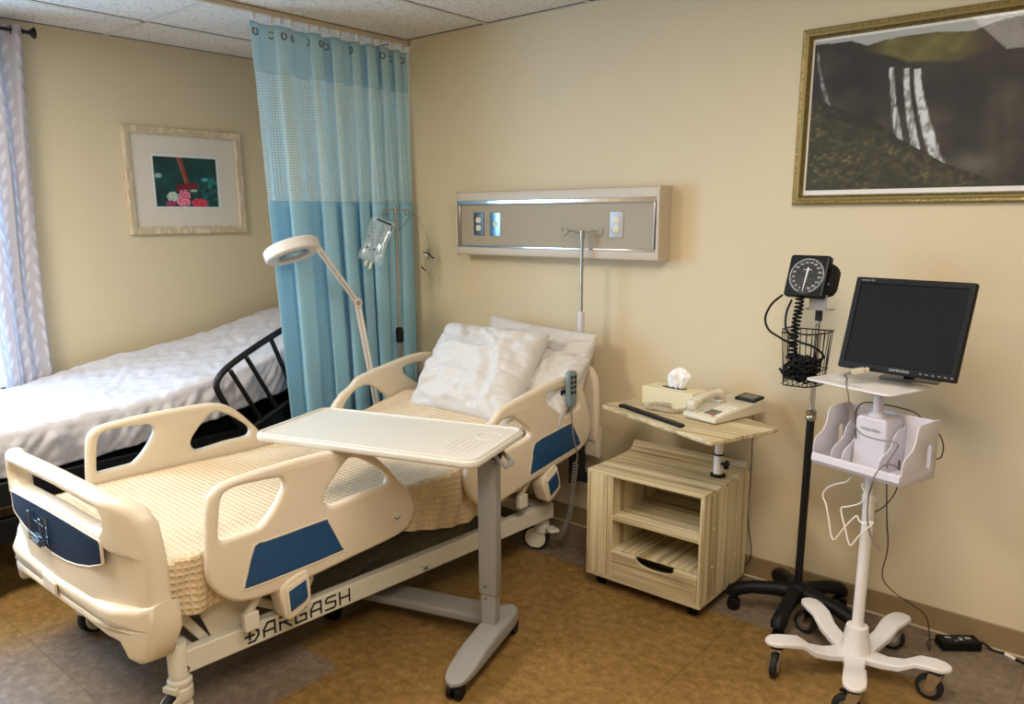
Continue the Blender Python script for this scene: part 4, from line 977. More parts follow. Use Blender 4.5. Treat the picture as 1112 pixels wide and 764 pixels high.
# fluid bag
bagO = Vector((1.250, -.345, 1.555)); bg = thing('fluid_bag', 'clear printed IV fluid bag hanging tilted from the chrome stand', 'iv bag', bagO)
axx = (Vector(RT)*.93-Vector(UP)*.33).normalized(); axy = (Vector(UP)*.94+Vector(RT)*.32).normalized(); axy = (axy-axx*axx.dot(axy)).normalized()
BT = XF((0, -.0, 0), axx, axy)
def bagf(s):
    def fn(u, v):
        a, c = 2*u-1, v; w = .062+.004*math.sin(v*9); x = a*w; y = -.03-.235*v
        e = (1-abs(a)**4)*(1-abs(2*v-1)**6); d = .018*max(e, 0)**.6*(.6+.8*v)+.003*noise.noise(Vector((a*3, v*6, s)))*max(e, 0)
        return BT @ Vector((x, y, s*d))
    return fn
b = MB().grid(bagf(1), 16, 30); b.grid(bagf(-1), 16, 30); obj('film', b, M['bag'], bg, smooth=180, norm=False)
pr_ = MB()
for k in range(9):
    y = -.065-.013*k; wv = .02+.02*((k*7) % 5)/5
    for x in (-.045, .0): pr_.prism([(x, y), (x+wv*.8, y), (x+wv*.8, y+.0022), (x, y+.0022)], .0006, BT @ Matrix.Translation((0, 0, .021)))
for k in range(4): pr_.prism([(-.035+.02*k, -.20-.012*(k % 2)), (-.025+.02*k, -.20-.012*(k % 2)), (-.025+.02*k, -.192-.012*(k % 2)), (-.035+.02*k, -.192-.012*(k % 2))], .0006, BT @ Matrix.Translation((0, 0, .021)))
pr_.prism([(-.03, -.048), (.05, -.052), (.05, -.043), (-.03, -.038)], .0006, BT @ Matrix.Translation((0, 0, .016)))
pr_.prism([(.052, -.052), (.058, -.052), (.058, -.08), (.052, -.08)], .0006, BT @ Matrix.Translation((0, 0, .012)))
obj('print', pr_, M['ink'], bg, smooth=0)
obj('hanger_tab', MB().prism([(-.012, -.035), (.012, -.035), (.006, .004), (-.006, .004)], .002, BT), M['clear'], bg)
for x, ln in ((-.012, .022), (.014, .034)): obj('port', MB().cyl(BT @ Vector((x, -.26, 0)), BT @ Vector((x, -.265-ln, 0)), .0055), M['ivory'], bg)
# drip set on the other hook
ds = thing('drip_set', 'coiled clear drip tubing with clamps hanging beside the IV stand against the wall', 'iv tubing', (1.235, -.15, 1.56))
P = [(0, 0, .0), (.03, .02, -.03), (.05, .06, -.13), (.05, .075, -.20), (.03, .06, -.28), (.05, .08, -.36), (.07, .09, -.30), (.05, .07, -.20), (.04, .05, -.26), (.055, .075, -.34), (.045, .07, -.22)]
obj('tubing', MB().tube(P, .0022, 6, smooth=6), M['tube'], ds)
obj('tubing_loop', MB().tube([(0, 0, 0), (-.01, -.05, -.06), (-.02, -.10, -.10)], .0022, 6, smooth=6), M['tube'], ds)
obj('drip_chamber', MB().cyl((.045, .065, -.19), (.05, .07, -.25), .009), M['clear'], ds)
obj('roller_clamp', MB().tube([(.035, .04, -.21), (.05, .06, -.215), (.065, .085, -.24)], .0035, 6), M['black'], ds)
obj('slide_clamp', MB().tube([(.03, .03, -.285), (.04, .05, -.31)], .0035, 6), M['black'], ds)
obj('roller_wheel', MB().lathe([(.007, 0), (.007, .006)], Matrix.Translation((.066, .086, -.243)), 12), M['black'], ds)

# ================================================================== MAGNIFIER LAMP
rt_, up_, fw_ = Vector(RT), Vector(UP), Vector(FW)
ml = thing('magnifier_lamp', 'white round magnifying lamp on a jointed arm between the curtain and near bed', 'lamp', (1.25, -.545, 0))
LO = Vector((1.25, -.545, 0))
cen = Vector(hit((318, 274), (1.25, 0, 0), (1, 0, 0)))-LO
tc_ = (Vector(CAM)-LO-cen).normalized(); r_2 = (rt_-tc_*rt_.dot(tc_)).normalized(); u_2 = tc_.cross(r_2)
u1 = (r_2*math.cos(R(17))+u_2*math.sin(R(17))).normalized(); pp = -r_2*math.sin(R(17))+u_2*math.cos(R(17))
un = (tc_*math.sin(R(14))-pp*math.cos(R(14))).normalized()   # normal of the underside
v1 = un.cross(u1).normalized(); HT = XF(cen, u1, v1, un)
ro = .132
obj('lamp_head', MB().lathe([(.082, -.030), (.10, -.038), (ro-.010, -.037), (ro, -.027), (ro, .012), (ro-.006, .018), (ro-.012, .018), (.083, .016), (.082, -.030)], HT, 48, False), M['lampwhite'], ml)
obj('lamp_diffuser', MB().lathe([(.080, .010), (.084, .014), (ro-.014, .018), (ro-.010, .014), (ro-.014, .010), (.080, .010)], HT, 48, False), mat('lamp_diffuser', (206, 200, 192), .5), ml)
obj('bezel', MB().lathe([(.074, .004), (.074, .016), (.083, .017), (.083, .004), (.074, .004)], HT, 48, False), M['lilac'], ml)
obj('lens', MB().lathe([(0, -.004), (.05, -.001), (.076, .006), (.05, .011), (0, .013)], HT, 48), M['lens'], ml)
hd = MB().tube([HT @ Vector((.01+.03*math.cos(a), -.02, -.034-.03*math.sin(a))) for a in np.linspace(0, math.pi, 10)], .0045, 8); obj('handle_loop', hd, M['blackmetal'], ml)
e0 = HT @ Vector((ro-.02, 0, .0)); el = Vector(hit((388, 328), (1.25, 0, 0), (1, 0, 0)))-LO; d_ = (el-e0).normalized(); sd = Vector((.6, .6, .1)).normalized()*.010
obj('neck_joint', MB().cyl(e0-d_*.03, e0+d_*.035, .016), M['lampwhite'], ml)
a1 = MB()
for s in (-1, 1): a1.tube([e0+sd*s*.9, el+sd*s*.9], .0075, 8)
obj('upper_arm', a1, M['lampwhite'], ml); obj('elbow_joint', MB().cyl(el-Vector((.022, -.01, 0)), el+Vector((.022, -.01, 0)), .021), M['lampwhite'], ml)
obj('elbow_knob', MB().cyl(el+Vector((.02, -.01, 0)), el+Vector((.028, -.014, 0)), .012), M['steel'], ml)
lo_ = Vector(hit((402, 400), (1.25, 0, 0), (1, 0, 0)))-LO; bt = Vector((0, lo_.y*.6, .70))
l2 = (lo_-el); bt = el+l2*1.75
a2 = MB()
for s in (-1, 1): a2.tube([el+sd*s*.9, bt+sd*s*.9], .0085, 8)
obj('lower_arm', a2, M['lampwhite'], ml); obj('base_joint', MB().cyl(bt-Vector((.02, 0, 0)), bt+Vector((.02, 0, 0)), .022), M['lampwhite'], ml)
obj('stand_pole', MB().cyl((bt.x, bt.y, .10), (bt.x, bt.y, bt.z), .014), M['lampwhite'], ml)
obj('base_hub', MB().lathe([(.05, .05), (.05, .09), (.03, .12), (.016, .13)], Matrix.Translation((bt.x, bt.y, 0)), 20), M['lampwhite'], ml)
for k in range(5):
    a = R(72*k+50); c_ = Vector((bt.x+.19*math.cos(a), bt.y+.19*math.sin(a), 0)); lg = MB().tube([(bt.x, bt.y, .085), (c_.x, c_.y, .06)], [.018, .012], 8); lg_ = obj('leg', lg, M['lampwhite'], ml)
    obj('castor', MB().cyl((c_.x-.01, c_.y, .025), (c_.x+.01, c_.y, .025), .025), M['rubber'], lg_)

# ================================================================== OVERBED TABLE
TF = Frame((2.700, -1.185, 0), R(17)); ot = thing('overbed_table', 'white overbed table on a grey wheeled stand, its top reaching over the near bed', 'overbed table', TF.O, TF.rz)
tz = .81
cs = [TF.pz(q, tz) for q in ((284, 470), (345, 443), (573, 463), (513, 502))]
x0 = (cs[0].x+cs[1].x)/2-.012; x1 = (cs[2].x+cs[3].x)/2+.006; y0 = (cs[0].y+cs[3].y)/2-.004; y1 = (cs[1].y+cs[2].y)/2+.004
print('table', [tuple(round(v, 3) for v in c) for c in cs], x0, x1, y0, y1)
oo = roundrect(x0, x1, y0, y1, .045, 8)
tp = plate('table_top', oo, [], .026, .009, Matrix.Translation((0, 0, tz-.015)), M['tabletop'], ot, seg=3)
inn = roundrect(x0+.018, x1-.018, y0+.018, y1-.018, .034, 8); rg = roundrect(x0+.006, x1-.006, y0+.006, y1-.006, .042, 8)
plate('raised_rim', rg, [inn], .008, .0035, Matrix.Translation((0, 0, tz-.001)), M['tabletop'], tp)
cx_, cy_ = x1-.085, (y0+y1)/2+.075
cr_ = MB().lathe([(.046, 0), (.046, .0022), (.043, .003), (.040, .0022), (.040, 0)], Matrix.Translation((cx_, cy_, tz-.0022)), 32, False); obj('cup_ring', cr_, M['tabletop'], tp)
tr_ = MB()
for k in range(5): tr_.box(x1-.17+.022*k, x1-.16+.022*k, (y0+y1)/2-.13, (y0+y1)/2+.0, tz-.0025, tz-.0005)
obj('grip_ribs', tr_, M['tabletop'], tp, bevel=.001)
pst = plate('column', roundrect(-.034, .034, -.026, .026, .006), [], .53, .001, Matrix.Translation((0, 0, .255+.245)), M['greymetal'], ot, seg=1)
obj('inner_column', MB().box(-.028, .028, -.021, .021, .10, .245), M['greymetal'], ot, bevel=.003)
for z_ in (.265, .215): obj('rivet', MB().lathe([(.003, 0), (.003, .0015)], XF((-.008, -.0262 if z_ > .25 else -.0212, z_), (1, 0, 0), (0, 0, 1)), 8), M['black'], ot)
obj('support_bracket', MB().box(-.42, .03, -.03, .03, .757, .781).box(-.030, .030, -.024, .024, .74, .77), M['greymetal'], ot, bevel=.003)
lvz = MB().prism([(-.03, 0), (.03, 0), (.034, -.05), (-.034, -.05)], .006, XF((.052, -.030, .755), (0, 1, 0), (.55, 0, .83))); lvz.prism([(-.035, -.045), (.035, -.045), (.035, -.062), (-.035, -.062)], .010, XF((.052, -.030, .755), (0, 1, 0), (.55, 0, .83)))
T_ = XF((.066, -.018, .737), (0, 1, 0), (-.75, 0, .66))
plate('height_lever', [(-.034, -.03), (.034, -.03), (.034, .04), (-.034, .04)], [[(-.022, -.012), (-.022, .04-.008), (.022, .04-.008), (.022, -.012)]], .012, .002, T_, M['greymetal'], ot, seg=1)
obj('lever_pivot', MB().box(.02, .05, -.032, .0, .735, .758), M['black'], ot, bevel=.002)
# base: side foot and cross member
def foot(u, v):  # arched foot, u along, v around
    L_ = .27; y = -L_+.545*u-.10; h = .112-.052*(abs(2*u-1))**2.2; w = .047*(1-abs(2*u-1)**8)**.5+.001
    a = 2*math.pi*v; cx, cz = math.cos(a), math.sin(a); sq = lambda t: math.copysign(abs(t)**.45, t)
    zb = .048; return Vector((w*sq(cx), y, (h+zb)/2+(h-zb)/2*sq(cz)))
fy0, fy1 = TF.pz((497, 742), .08), TF.pz((563, 664), .08)
def foot(u, v):
    y = fy0.y+(fy1.y-fy0.y)*u; t = u; h = np.interp(u, [0, .12, .35, .6, .8, 1], [.070, .088, .112, .120, .118, .108]); w = .047*(1-abs(2*u-1)**6)**.5+.001
    a = 2*math.pi*v; sq = lambda q: math.copysign(abs(q)**.38, q); zb = .058
    return Vector((.012+w*sq(math.cos(a)), y, (h+zb)/2+(h-zb)/2*sq(math.sin(a))))
ft = MB().grid(foot, 40, 32); n_ = 33; ft.f += [tuple(range(n_))[::-1], tuple(40*n_+j for j in range(n_))]
obj('foot', ft, M['greymetal'], ot, smooth=60)
xm = plate('cross_member', roundrect(-.66, -.0, .050, .170, .02), [], .036, .010, Matrix.Translation((0, .0, .080)), M['greymetal'], ot)
rb = MB()
for k in range(5): rb.box(-.62, -.05, .072+.018*k, .077+.018*k, .0975, .0995)
obj('tread_ribs', rb, M['greymetal'], xm, bevel=.001)
obj('far_foot', MB().box(-.70, -.64, -.06, .34, .052, .100), M['greymetal'], ot, bevel=.018, seg=3)
for (x, y) in ((.012, fy0.y+.035), (.012, fy1.y-.02), (-.67, -.02), (-.67, .30)):
    c_ = MB()
    for s in (-1, 1): c_.cyl((x+s*.007, y, .028), (x+s*.024, y, .028), .028)
    c_.box(x-.012, x+.012, y-.020, y+.020, .034, .060)
    obj('castor', c_, M['black'], ot, bevel=.002)

# ================================================================== BEDSIDE CABINET
cb_ = thing('bedside_cabinet', 'striped pale wood bedside cabinet on castors with open shelves, a drawer and swing-out tray', 'bedside cabinet', (2.654, -.520, 0))
CW, CD = .529, .405; z0, z1 = .052, .518
CI = M
def cbox(name, x0, x1, y0, y1, za, zb, m, par=cb_, bev=.0015): return obj(name, MB().box(x0, x1, y0, y1, za, zb), M[m], par, bevel=bev, smooth=0)
cbox('left_panel', 0, .015, .0, CD, z0+.016, z1-.016, 'wood_z')
cbox('right_panel', CW-.016, CW, .0, CD, z0+.016, z1-.016, 'wood_z')
cbox('bottom_panel', 0, CW, 0, CD, z0, z0+.016, 'wood_x')
cbox('side_compartment', .0155, .0965, .0, .016, z0+.016, z1-.016, 'wood_z'); cbox('divider_panel', .0975, .1225, .003, CD-.01, z0+.016, z1-.016, 'wood_z')
cbox('back_panel', .015, CW-.016, CD-.012, CD-.002, z0+.016, z1-.016, 'wood_z')
cbox('shelf', .1225, CW-.016, .003, CD-.012, .318, .338, 'wood_x')
cbox('shelf', .1225, CW-.016, .02, CD-.012, .182, .192, 'wood_y')
# top board with rear lip and coved left end
tpb = MB(); n_t = 28
pro = [(0, z1-.016), (0, z1)]+[(y_, z1-.004*math.sin(math.pi*min(1, y_/.3))) for y_ in np.linspace(.03, .30, 8)]
pro += [(.30+.058*math.sin(a), z1+.040-.040*math.cos(a)) for a in np.linspace(.15, R(80), 9)]+[(.362, z1+.036), (.368, z1+.040), (.376, z1+.036), (.380, z1-.016)]
xs_ = [0, .003, CW-.003, CW]
tpb.prism(pro, CW, XF((0, 0, 0), (0, 1, 0), (0, 0, 1)))
obj('top_board', tpb, M['wood_x'], cb_, smooth=30, bevel=.0015)
obj('rear_strip', MB().box(0, CW, .378, CD, z1-.016, z1), M['wood_x'], cb_, smooth=0)
# drawer front with scooped grip
dx0, dx1, dz0, dz1 = .1245, CW-.018, z0+.017, .187
o = [(dx0, dz0), (dx1, dz0), (dx1, dz1), (.412, dz1)]+[(.325+.087*math.cos(a), dz1-.006-.030*math.sin(a)**.8) for a in np.linspace(.12, math.pi-.12, 14)]+[(.238, dz1), (dx0, dz1)]
dr_ = plate('drawer', o, [], .016, .001, XF((0, -.001+.008, 0), (1, 0, 0), (0, 0, 1)), M['wood_x'], cb_, seg=1)
obj('drawer_box', MB().box(dx0+.01, dx1-.01, .016, .36, dz0+.01, dz0+.02).box(dx0+.01, dx0+.02, .016, .36, dz0+.01, dz1-.035).box(dx1-.02, dx1-.01, .016, .36, dz0+.01, dz1-.035).box(dx0+.01, dx1-.01, .35, .36, dz0+.01, dz1-.035), M['wood_x'], dr_, smooth=0)
for k, (y_, z_) in enumerate(((.09, .36), (.09, .20), (.30, .34), (.30, .18))): obj('cam_cover', MB().lathe([(.005, 0), (.005, .0012)], XF((CW, y_, z_), (0, 1, 0), (0, 0, 1)), 12), M['ivory'], cb_)
for x in (.05, CW-.05):
    for y in (.05, CD-.05):
        c_ = MB()
        for s in (-1, 1): c_.cyl((x+s*.005, y, .022), (x+s*.016, y, .022), .022)
        c_.box(x-.008, x+.008, y-.012, y+.012, .03, z0); obj('castor', c_, M['black'], cb_, bevel=.001)
# tray column and tray
CF = Frame((2.654, -.520, 0)); pb_ = CF.pz((779.5, 516), .518); px_, py_ = pb_.x, pb_.y+.0
obj('column_foot', MB().lathe([(.030, z1), (.030, z1+.008), (.020, z1+.010)], Matrix.Translation((px_, py_, 0)), 24), M['black'], cb_)
obj('lower_column', MB().lathe([(.019, z1+.008), (.019, z1+.088)], Matrix.Translation((px_, py_, 0)), 24), M['whitemetal'], cb_)
obj('column_ring', MB().lathe([(.0205, z1+.086), (.0205, z1+.092)], Matrix.Translation((px_, py_, 0)), 24), M['black'], cb_)
obj('upper_column', MB().lathe([(.0165, z1+.09), (.0165, .735)], Matrix.Translation((px_, py_, 0)), 24), M['whitemetal'], cb_)
kb = MB().cyl((px_+.018, py_-.008, z1+.055), (px_+.042, py_-.014, z1+.055), .007)
for k in range(5): a = R(72*k); kb.cyl((px_+.040, py_-.012, z1+.055), (px_+.040, py_-.012+.017*math.cos(a), z1+.055+.017*math.sin(a)), .007)
obj('clamp_knob', kb, M['black'], cb_)
tyz = .752
tq = [CF.pz(q, tyz) for q in ((651.5, 438.5), (772, 480), (847.5, 464.5), (690, 427))]
print('tray', [tuple(round(v, 3) for v in c) for c in tq])
tp_ = [(tq[0].x, tq[0].y), (tq[1].x-.012, tq[1].y-.004), (tq[1].x, tq[1].y+.003), (tq[2].x, tq[2].y-.004), (tq[2].x-.004, tq[2].y+.004), (tq[0].x+.09, tq[0].y+.32)]
e1 = Vector((tq[1].x-tq[0].x, tq[1].y-tq[0].y)); e2 = Vector((tq[2].x-tq[1].x, tq[2].y-tq[1].y)); c4 = Vector((tq[0].x, tq[0].y))+e2
def rpoly(pts, r, n=5):
    out = []; k = len(pts)
    for i in range(k):
        p, a, b_ = Vector(pts[i]), Vector(pts[i-1]), Vector(pts[(i+1) % k]); da, db = (a-p).normalized(), (b_-p).normalized()
        for j in range(n+1):
            t = j/n; q0, q1 = p+da*r, p+db*r; out.append(tuple(q0.lerp(p, t).lerp(p.lerp(q1, t), t)))
    return out
poly = rpoly([(tq[0].x, tq[0].y), (tq[1].x, tq[1].y), (tq[2].x, tq[2].y), (c4.x, c4.y)], .02)
tray = plate('tray', poly, [], .016, .002, Matrix.Translation((0, 0, tyz-.008)), M['wood_x'], cb_, seg=1)
s0, s1 = CF.pz((675, 441), tyz), CF.pz((741, 464), tyz); sdn = (s1-s0).normalized(); snn = Vector((-sdn.y, sdn.x, 0))
stp = MB(); w_ = .0155; ln = (s1-s0).length
stp.prism([(0, -w_), (ln, -w_), (ln+.006, -w_*.4), (ln-.004, w_), (.004, w_), (-.004, 0)], .012, XF(s0+Vector((0, 0, -.001)), sdn, snn))
obj('book_stop', stp, M['black'], tray, bevel=.003)
for f_ in (.25, .62): q = s0.lerp(s1, f_); obj('screw_knob', MB().cyl((q.x, q.y, tyz-.016), (q.x, q.y, tyz-.026), .009), M['black'], tray)
obj('swivel_plate', MB().box(px_-.05, px_+.05, py_-.035, py_+.035, tyz-.022, tyz-.0165), M['whitemetal'], tray, bevel=.002)
obj('screw_knob', MB().cyl((px_+.04, py_-.045, tyz-.016), (px_+.04, py_-.045, tyz-.030), .010), M['black'], tray)

# ------------------------------------------------------------------ tissue box
TZ = tyz+.0002
A0, A1 = hit((697, 436.5), (0, 0, TZ), (0, 0, 1)), hit((751.5, 447.5), (0, 0, TZ), (0, 0, 1)); ya = math.atan2(A1[1]-A0[1], A1[0]-A0[0])
tb = thing('tissue_box', 'cream cardboard tissue box with a white tissue pulled up, on the cabinet tray', 'tissue box', A0, ya)
bw = np.linalg.norm(A1-A0); bd_ = .112; bh = .074
obj('box', MB().box(0, bw, 0, bd_, 0, bh), M['tissuebox'], tb, bevel=.002)
sl = MB(); pts_ = [(bw/2+.062*math.cos(a), bd_/2+.020*math.sin(a)) for a in np.linspace(0, 2*math.pi, 25)[:-1]]; sl.prism(pts_, .0008, Matrix.Translation((0, 0, bh))); obj('slot', sl, M['darkmetal'], tb, smooth=0)
def tiss(u, v):
    a = 2*math.pi*u; fold = 1+.13*math.sin(3*a+v*2.2)+.09*math.sin(7*a+v*4)+.05*math.sin(13*a-v*6)
    prof_ = np.interp(v, [0, .25, .6, .85, 1], [.62, .86, 1.0, .72, .04]); wx = .050*prof_*fold; wy = (.009+.020*min(1, v*1.6))*prof_*(1+.25*math.sin(5*a+2+v*3))
    h = .090*v+.007*math.sin(3*a+1)*v*(1-v)*3+.006*noise.noise(Vector((math.cos(a)*2, math.sin(a)*2, v*4)))
    return Vector((bw/2+.004+.020*v+wx*math.cos(a), bd_/2+wy*math.sin(a)+.004*v, bh+.001+h))
ti = MB().grid(tiss, 72, 26); obj('tissue', ti, M['tissue'], tb, smooth=70, solid=.0006, norm=False)

# ------------------------------------------------------------------ telephone
P0, P1, P2 = (Vector(hit(q, (0, 0, TZ), (0, 0, 1))) for q in ((751, 446), (776.5, 462), (831, 449)))
ex = (P2-P1).normalized(); ya = math.atan2(ex.y, ex.x)
ph = thing('telephone', 'beige corded desk telephone with a small display, on the cabinet tray', 'telephone', P1, ya)
pw = (P2-P1).length; pdp = .165
pf = [(0, 0), (pw, 0), (pw, .048), (pw-.022, .056), (.008, .022), (0, .016)]
b = MB().prism(pf, pdp, XF((0, pdp, .004), (1, 0, 0), (0, 0, 1))); obj('body', b, M['phone'], ph, bevel=.005, seg=3)
obj('base_wedge', MB().box(.02, pw-.01, .012, pdp-.012, 0, .006).prism([(.06, .004), (pw-.006, .004), (pw-.006, .03)], pdp-.02, XF((0, pdp-.01, 0), (1, 0, 0), (0, 0, 1))), M['coil'], ph, smooth=0)
sl_ = math.atan2(.034, pw-.03); ST = XF((.008, 0, .0262), (math.cos(sl_), 0, math.sin(sl_)), (0, 1, 0))   # sloped face rises away from the keypad's low edge
def onf(name, x0, x1, y0, y1, h, m, bev=.0008, par=ph): return obj(name, MB().box(x0, x1, y0, y1, -.001, h, ST), M[m], par, bevel=bev)
for i in range(4):
    for j in range(3): onf('key', .022+i*.0135, .0315+i*.0135, .034+j*.0175, .047+j*.0175, .004, 'phonekey')
onf('key', .010, .017, .024, .040, .004, 'orange')['label'] = 'orange key'
for i in range(5):
    for j in range(4): onf('memory_key', .082+i*.0135, .0905+i*.0135, .010+j*.0215, .0255+j*.0215, .003, 'phonelabel')
onf('key_row', .022, .074, .008, .026, .0025, 'phonelabel')
dsx = onf('display', pw-.082, pw-.014, .002, .096, .012, 'darkmetal', .003); onf('display_window', pw-.070, pw-.028, .016, .080, .0126, 'lcd', .0005, dsx)
for x0_ in (.006, .150): onf('cradle', x0_, x0_+.036, pdp-.060, pdp-.008, .012, 'phone', .004)
def hs(u, v):
    x = -.004+.196*u; arch = .016*math.sin(math.pi*u)**.8; e = abs(2*u-1); th = .010+.011*sst(np.array([e]), .55, .85)[0]; w = .021+.004*e
    en = (1-max(0, e-.93)/.07*.5); a = 2*math.pi*v; sq = lambda q: math.copysign(abs(q)**.5, q)
    return ST @ Vector((x, pdp-.034+w*en*sq(math.cos(a)), .030+arch*.9+th*en*sq(math.sin(a))-.006*(e > .6)))
h_ = MB().grid(hs, 50, 24); h_.f += [tuple(range(25))[::-1], tuple(50*25+j for j in range(25))]; obj('handset', h_, M['phone'], ph, smooth=70)
RL = lambda q, z=TZ+.012: (Matrix.Rotation(-ya, 3, 'Z') @ (Vector(hit(q, (0, 0, z), (0, 0, 1)))-P1))
hp = [RL(q) for q in ((750, 444), (742, 445), (730, 446), (715, 443), (704, 442), (704, 439), (716, 438.5), (728, 440))]
obj('coiled_cord', MB().tube(helix(hp, .0085, 46, 9), .0026, 5), M['coil'], ph)
lc = [Vector(p)-P1 for p in [hit((818, 456), (0, -.06, 0), (0, 1, 0)), hit((817, 480), (0, -.03, 0), (0, 1, 0)), hit((815, 520), (0, -.035, 0), (0, 1, 0)), hit((812, 560), (0, -.03, 0), (0, 1, 0)), hit((816, 600), (0, -.03, 0), (0, 1, 0)), hit((809, 614), (0, -.03, 0), (0, 1, 0))]]
lc = [Matrix.Rotation(-ya, 3, 'Z') @ p for p in lc]; back = Vector((pw-.002, pdp*.6, .02))
obj('line_cord', MB().tube([back, back+Vector((.03, .01, -.012))]+lc, .0022, 6, smooth=6), M['cord'], ph)

# ================================================================== BLOOD PRESSURE STAND
SX, SY = 3.452, -.235; SF = Frame((SX, SY, 0))
bp = thing('blood_pressure_stand', 'black five-legged stand with a square dial blood pressure gauge and wire basket', 'medical stand', SF.O)
obj('hub', MB().lathe([(.022, .070), (.046, .080), (.048, .128), (.034, .146), (.018, .152)], None, 24), M['black'], bp)
obj('lower_pole', MB().tube([(0, 0, .10), (0, 0, .80)], .0145, 14), M['blackmetal'], bp)
obj('pole_collar', MB().lathe([(.0165, .795), (.019, .80), (.019, .812), (.0165, .815), (.019, .820), (.019, .832), (.012, .838)], None, 16), M['steel'], bp)
obj('upper_pole', MB().tube([(0, 0, .83), (0, 0, 1.30)], .0105, 14), M['chrome'], bp)
for k, (ang, rr) in enumerate(((203, .235), (275, .235), (347, .235), (59, .205), (131, .205))):
    a = R(ang); ux, uy = math.cos(a), math.sin(a)
    pts_ = [(ux*t*rr, uy*t*rr, z) for t, z in ((.05, .108), (.35, .110), (.7, .104), (.92, .092), (1.02, .078), (1.06, .062))]
    vs = MB(); vs.tube(pts_, [.034, .030, .027, .028, .029, .024], 8); lg = obj('leg', vs, M['black'], bp, smooth=50)
    c_ = MB(); pt_ = Vector((-uy, ux, 0)); cc = Vector((ux*rr, uy*rr, .026))
    for s in (-1, 1): c_.cyl(cc+pt_*s*.005, cc+pt_*s*.019, .025)
    c_.cyl(cc+Vector((0, 0, .01)), cc+Vector((0, 0, .055)), .012); obj('castor', c_, M['black'], lg, bevel=.002)
# gauge
gc = Vector((3.411, -.272, 1.327))-Vector(SF.O); gy, gt = R(-4.9), R(18.4)
gx = Vector((math.cos(gy), math.sin(gy), 0)); gn = Vector((math.sin(gy)*math.cos(gt), -math.cos(gy)*math.cos(gt), math.sin(gt))); gu = gn.cross(gx)
if gu.z < 0: gu = -gu
GT = XF(gc, gx, gu)
gs = .146; gauge = plate('gauge', roundrect(-gs/2, gs/2, -gs/2-.003, gs/2+.003, .010), [], .030, .006, GT @ Matrix.Translation((0, 0, -.014)), M['black'], bp)
dl = MB().lathe([(0, .0012), (.066, .0012), (.067, 0)], GT, 48); obj('dial', dl, M['dial'], gauge)
dp = MB()
rg_ = [(.0615*math.cos(a), .0615*math.sin(a)) for a in np.linspace(R(-70), R(250), 60)]; rg2 = [(p[0]*.972, p[1]*.972) for p in rg_]
for i in range(59): dp.prism([rg_[i], rg_[i+1], rg2[i+1], rg2[i]], .0006, GT @ Matrix.Translation((0, 0, .0013)))
for k in range(61):
    a = R(250-320*k/60); r1 = .0595 if k % 5 else .056; t_ = .0006
    d2 = Vector((math.cos(a), math.sin(a))); n2 = Vector((-d2.y, d2.x))*t_
    dp.prism([tuple(d2*r1-n2), tuple(d2*.0615-n2), tuple(d2*.0615+n2), tuple(d2*r1+n2)], .0006, GT @ Matrix.Translation((0, 0, .0013)))
obj('dial_scale', dp, M['dialprint'], gauge, smooth=0)
for k in range(16):
    v_ = k*20; a = R(250-320*k/15); me = text_mesh(str(v_) if v_ else '0', .0095, .0003, GT @ Matrix.Translation((.048*math.cos(a), .048*math.sin(a), .0018))); link('numeral', me, M['dialprint'], gauge, 0)
for yy, wd in ((.022, .015), (.0145, .022), (-.012, .022), (-.022, .014)): obj('dial_print', MB().box(-wd, wd, yy-(.0012 if yy > .019 else .0005), yy+(.0012 if yy > .019 else .0005), .0012, .0018, GT), M['dialprint'] if yy > .019 else M['inkgrey'], gauge, smooth=0)
ne = MB().prism([(-.0035, .030), (.0035, .030), (.0012, -.052), (-.0002, -.060), (-.0012, -.052)], .001, GT @ Matrix.Rotation(R(-3), 4, 'Z') @ Matrix.Translation((0, 0, .0024))); obj('needle', ne, M['white'], gauge, smooth=0)
obj('side_stripe', MB().box(gs/2-.0075, gs/2-.0062, -.070, .070, .0008, .0014, GT), M['inkgrey'], gauge, smooth=0)
obj('cuff_holder', MB().prism([(.04, -.065), (.078, -.055), (.088, -.03), (.088, .03), (.075, .052), (.04, .06)], .05, GT @ Matrix.Translation((.006, 0, -.070))), M['velcro'], bp, bevel=.01, seg=3)
obj('gauge_bracket', MB().prism([(-.030, 0), (.030, 0), (.034, .095), (-.034, .095)], .002, XF((.004, -.030, 1.208), (1, 0, 0), (0, 0, 1))).box(-.045, .050, -.032, .02, 1.206, 1.210), M['greymetal'], bp, bevel=.001)
obj('label_band', MB().lathe([(.012, 1.165), (.0125, 1.17), (.0125, 1.205), (.012, 1.21)], None, 14), M['ink'], bp)
# wire basket
zt_, zb_ = 1.135, .945; W1, Wb = .081, .066; by0, by1 = -.140, -.014; ox = -.019
bsk = MB()
def bl(z, f=1.0):
    k_ = (z-zb_)/(zt_-zb_); hw = Wb+(W1-Wb)*k_; yy0 = by0-.02*k_+.0; return [(ox-hw, by1, z), (ox-hw, (by0+by1)/2, z), (ox-hw*.6, yy0, z), (ox+hw*.6, yy0, z), (ox+hw, (by0+by1)/2, z), (ox+hw, by1, z)]
bsk.tube(bl(zt_), .0028, 6, closed=True); bsk.tube(bl(zb_), .0025, 6, closed=True); bsk.tube(bl(zb_+.055), .0018, 6, closed=True)
def along(P, t):
    P = P+[P[0]]; L_ = [(Vector(P[i+1])-Vector(P[i])).length for i in range(len(P)-1)]; s = t*sum(L_)
    for i, l in enumerate(L_):
        if s <= l: return Vector(P[i]).lerp(Vector(P[i+1]), s/l)
        s -= l
    return Vector(P[0])
for k in range(26): bsk.tube([along(bl(zb_), k/26), along(bl(zt_), k/26)], .0016, 5)
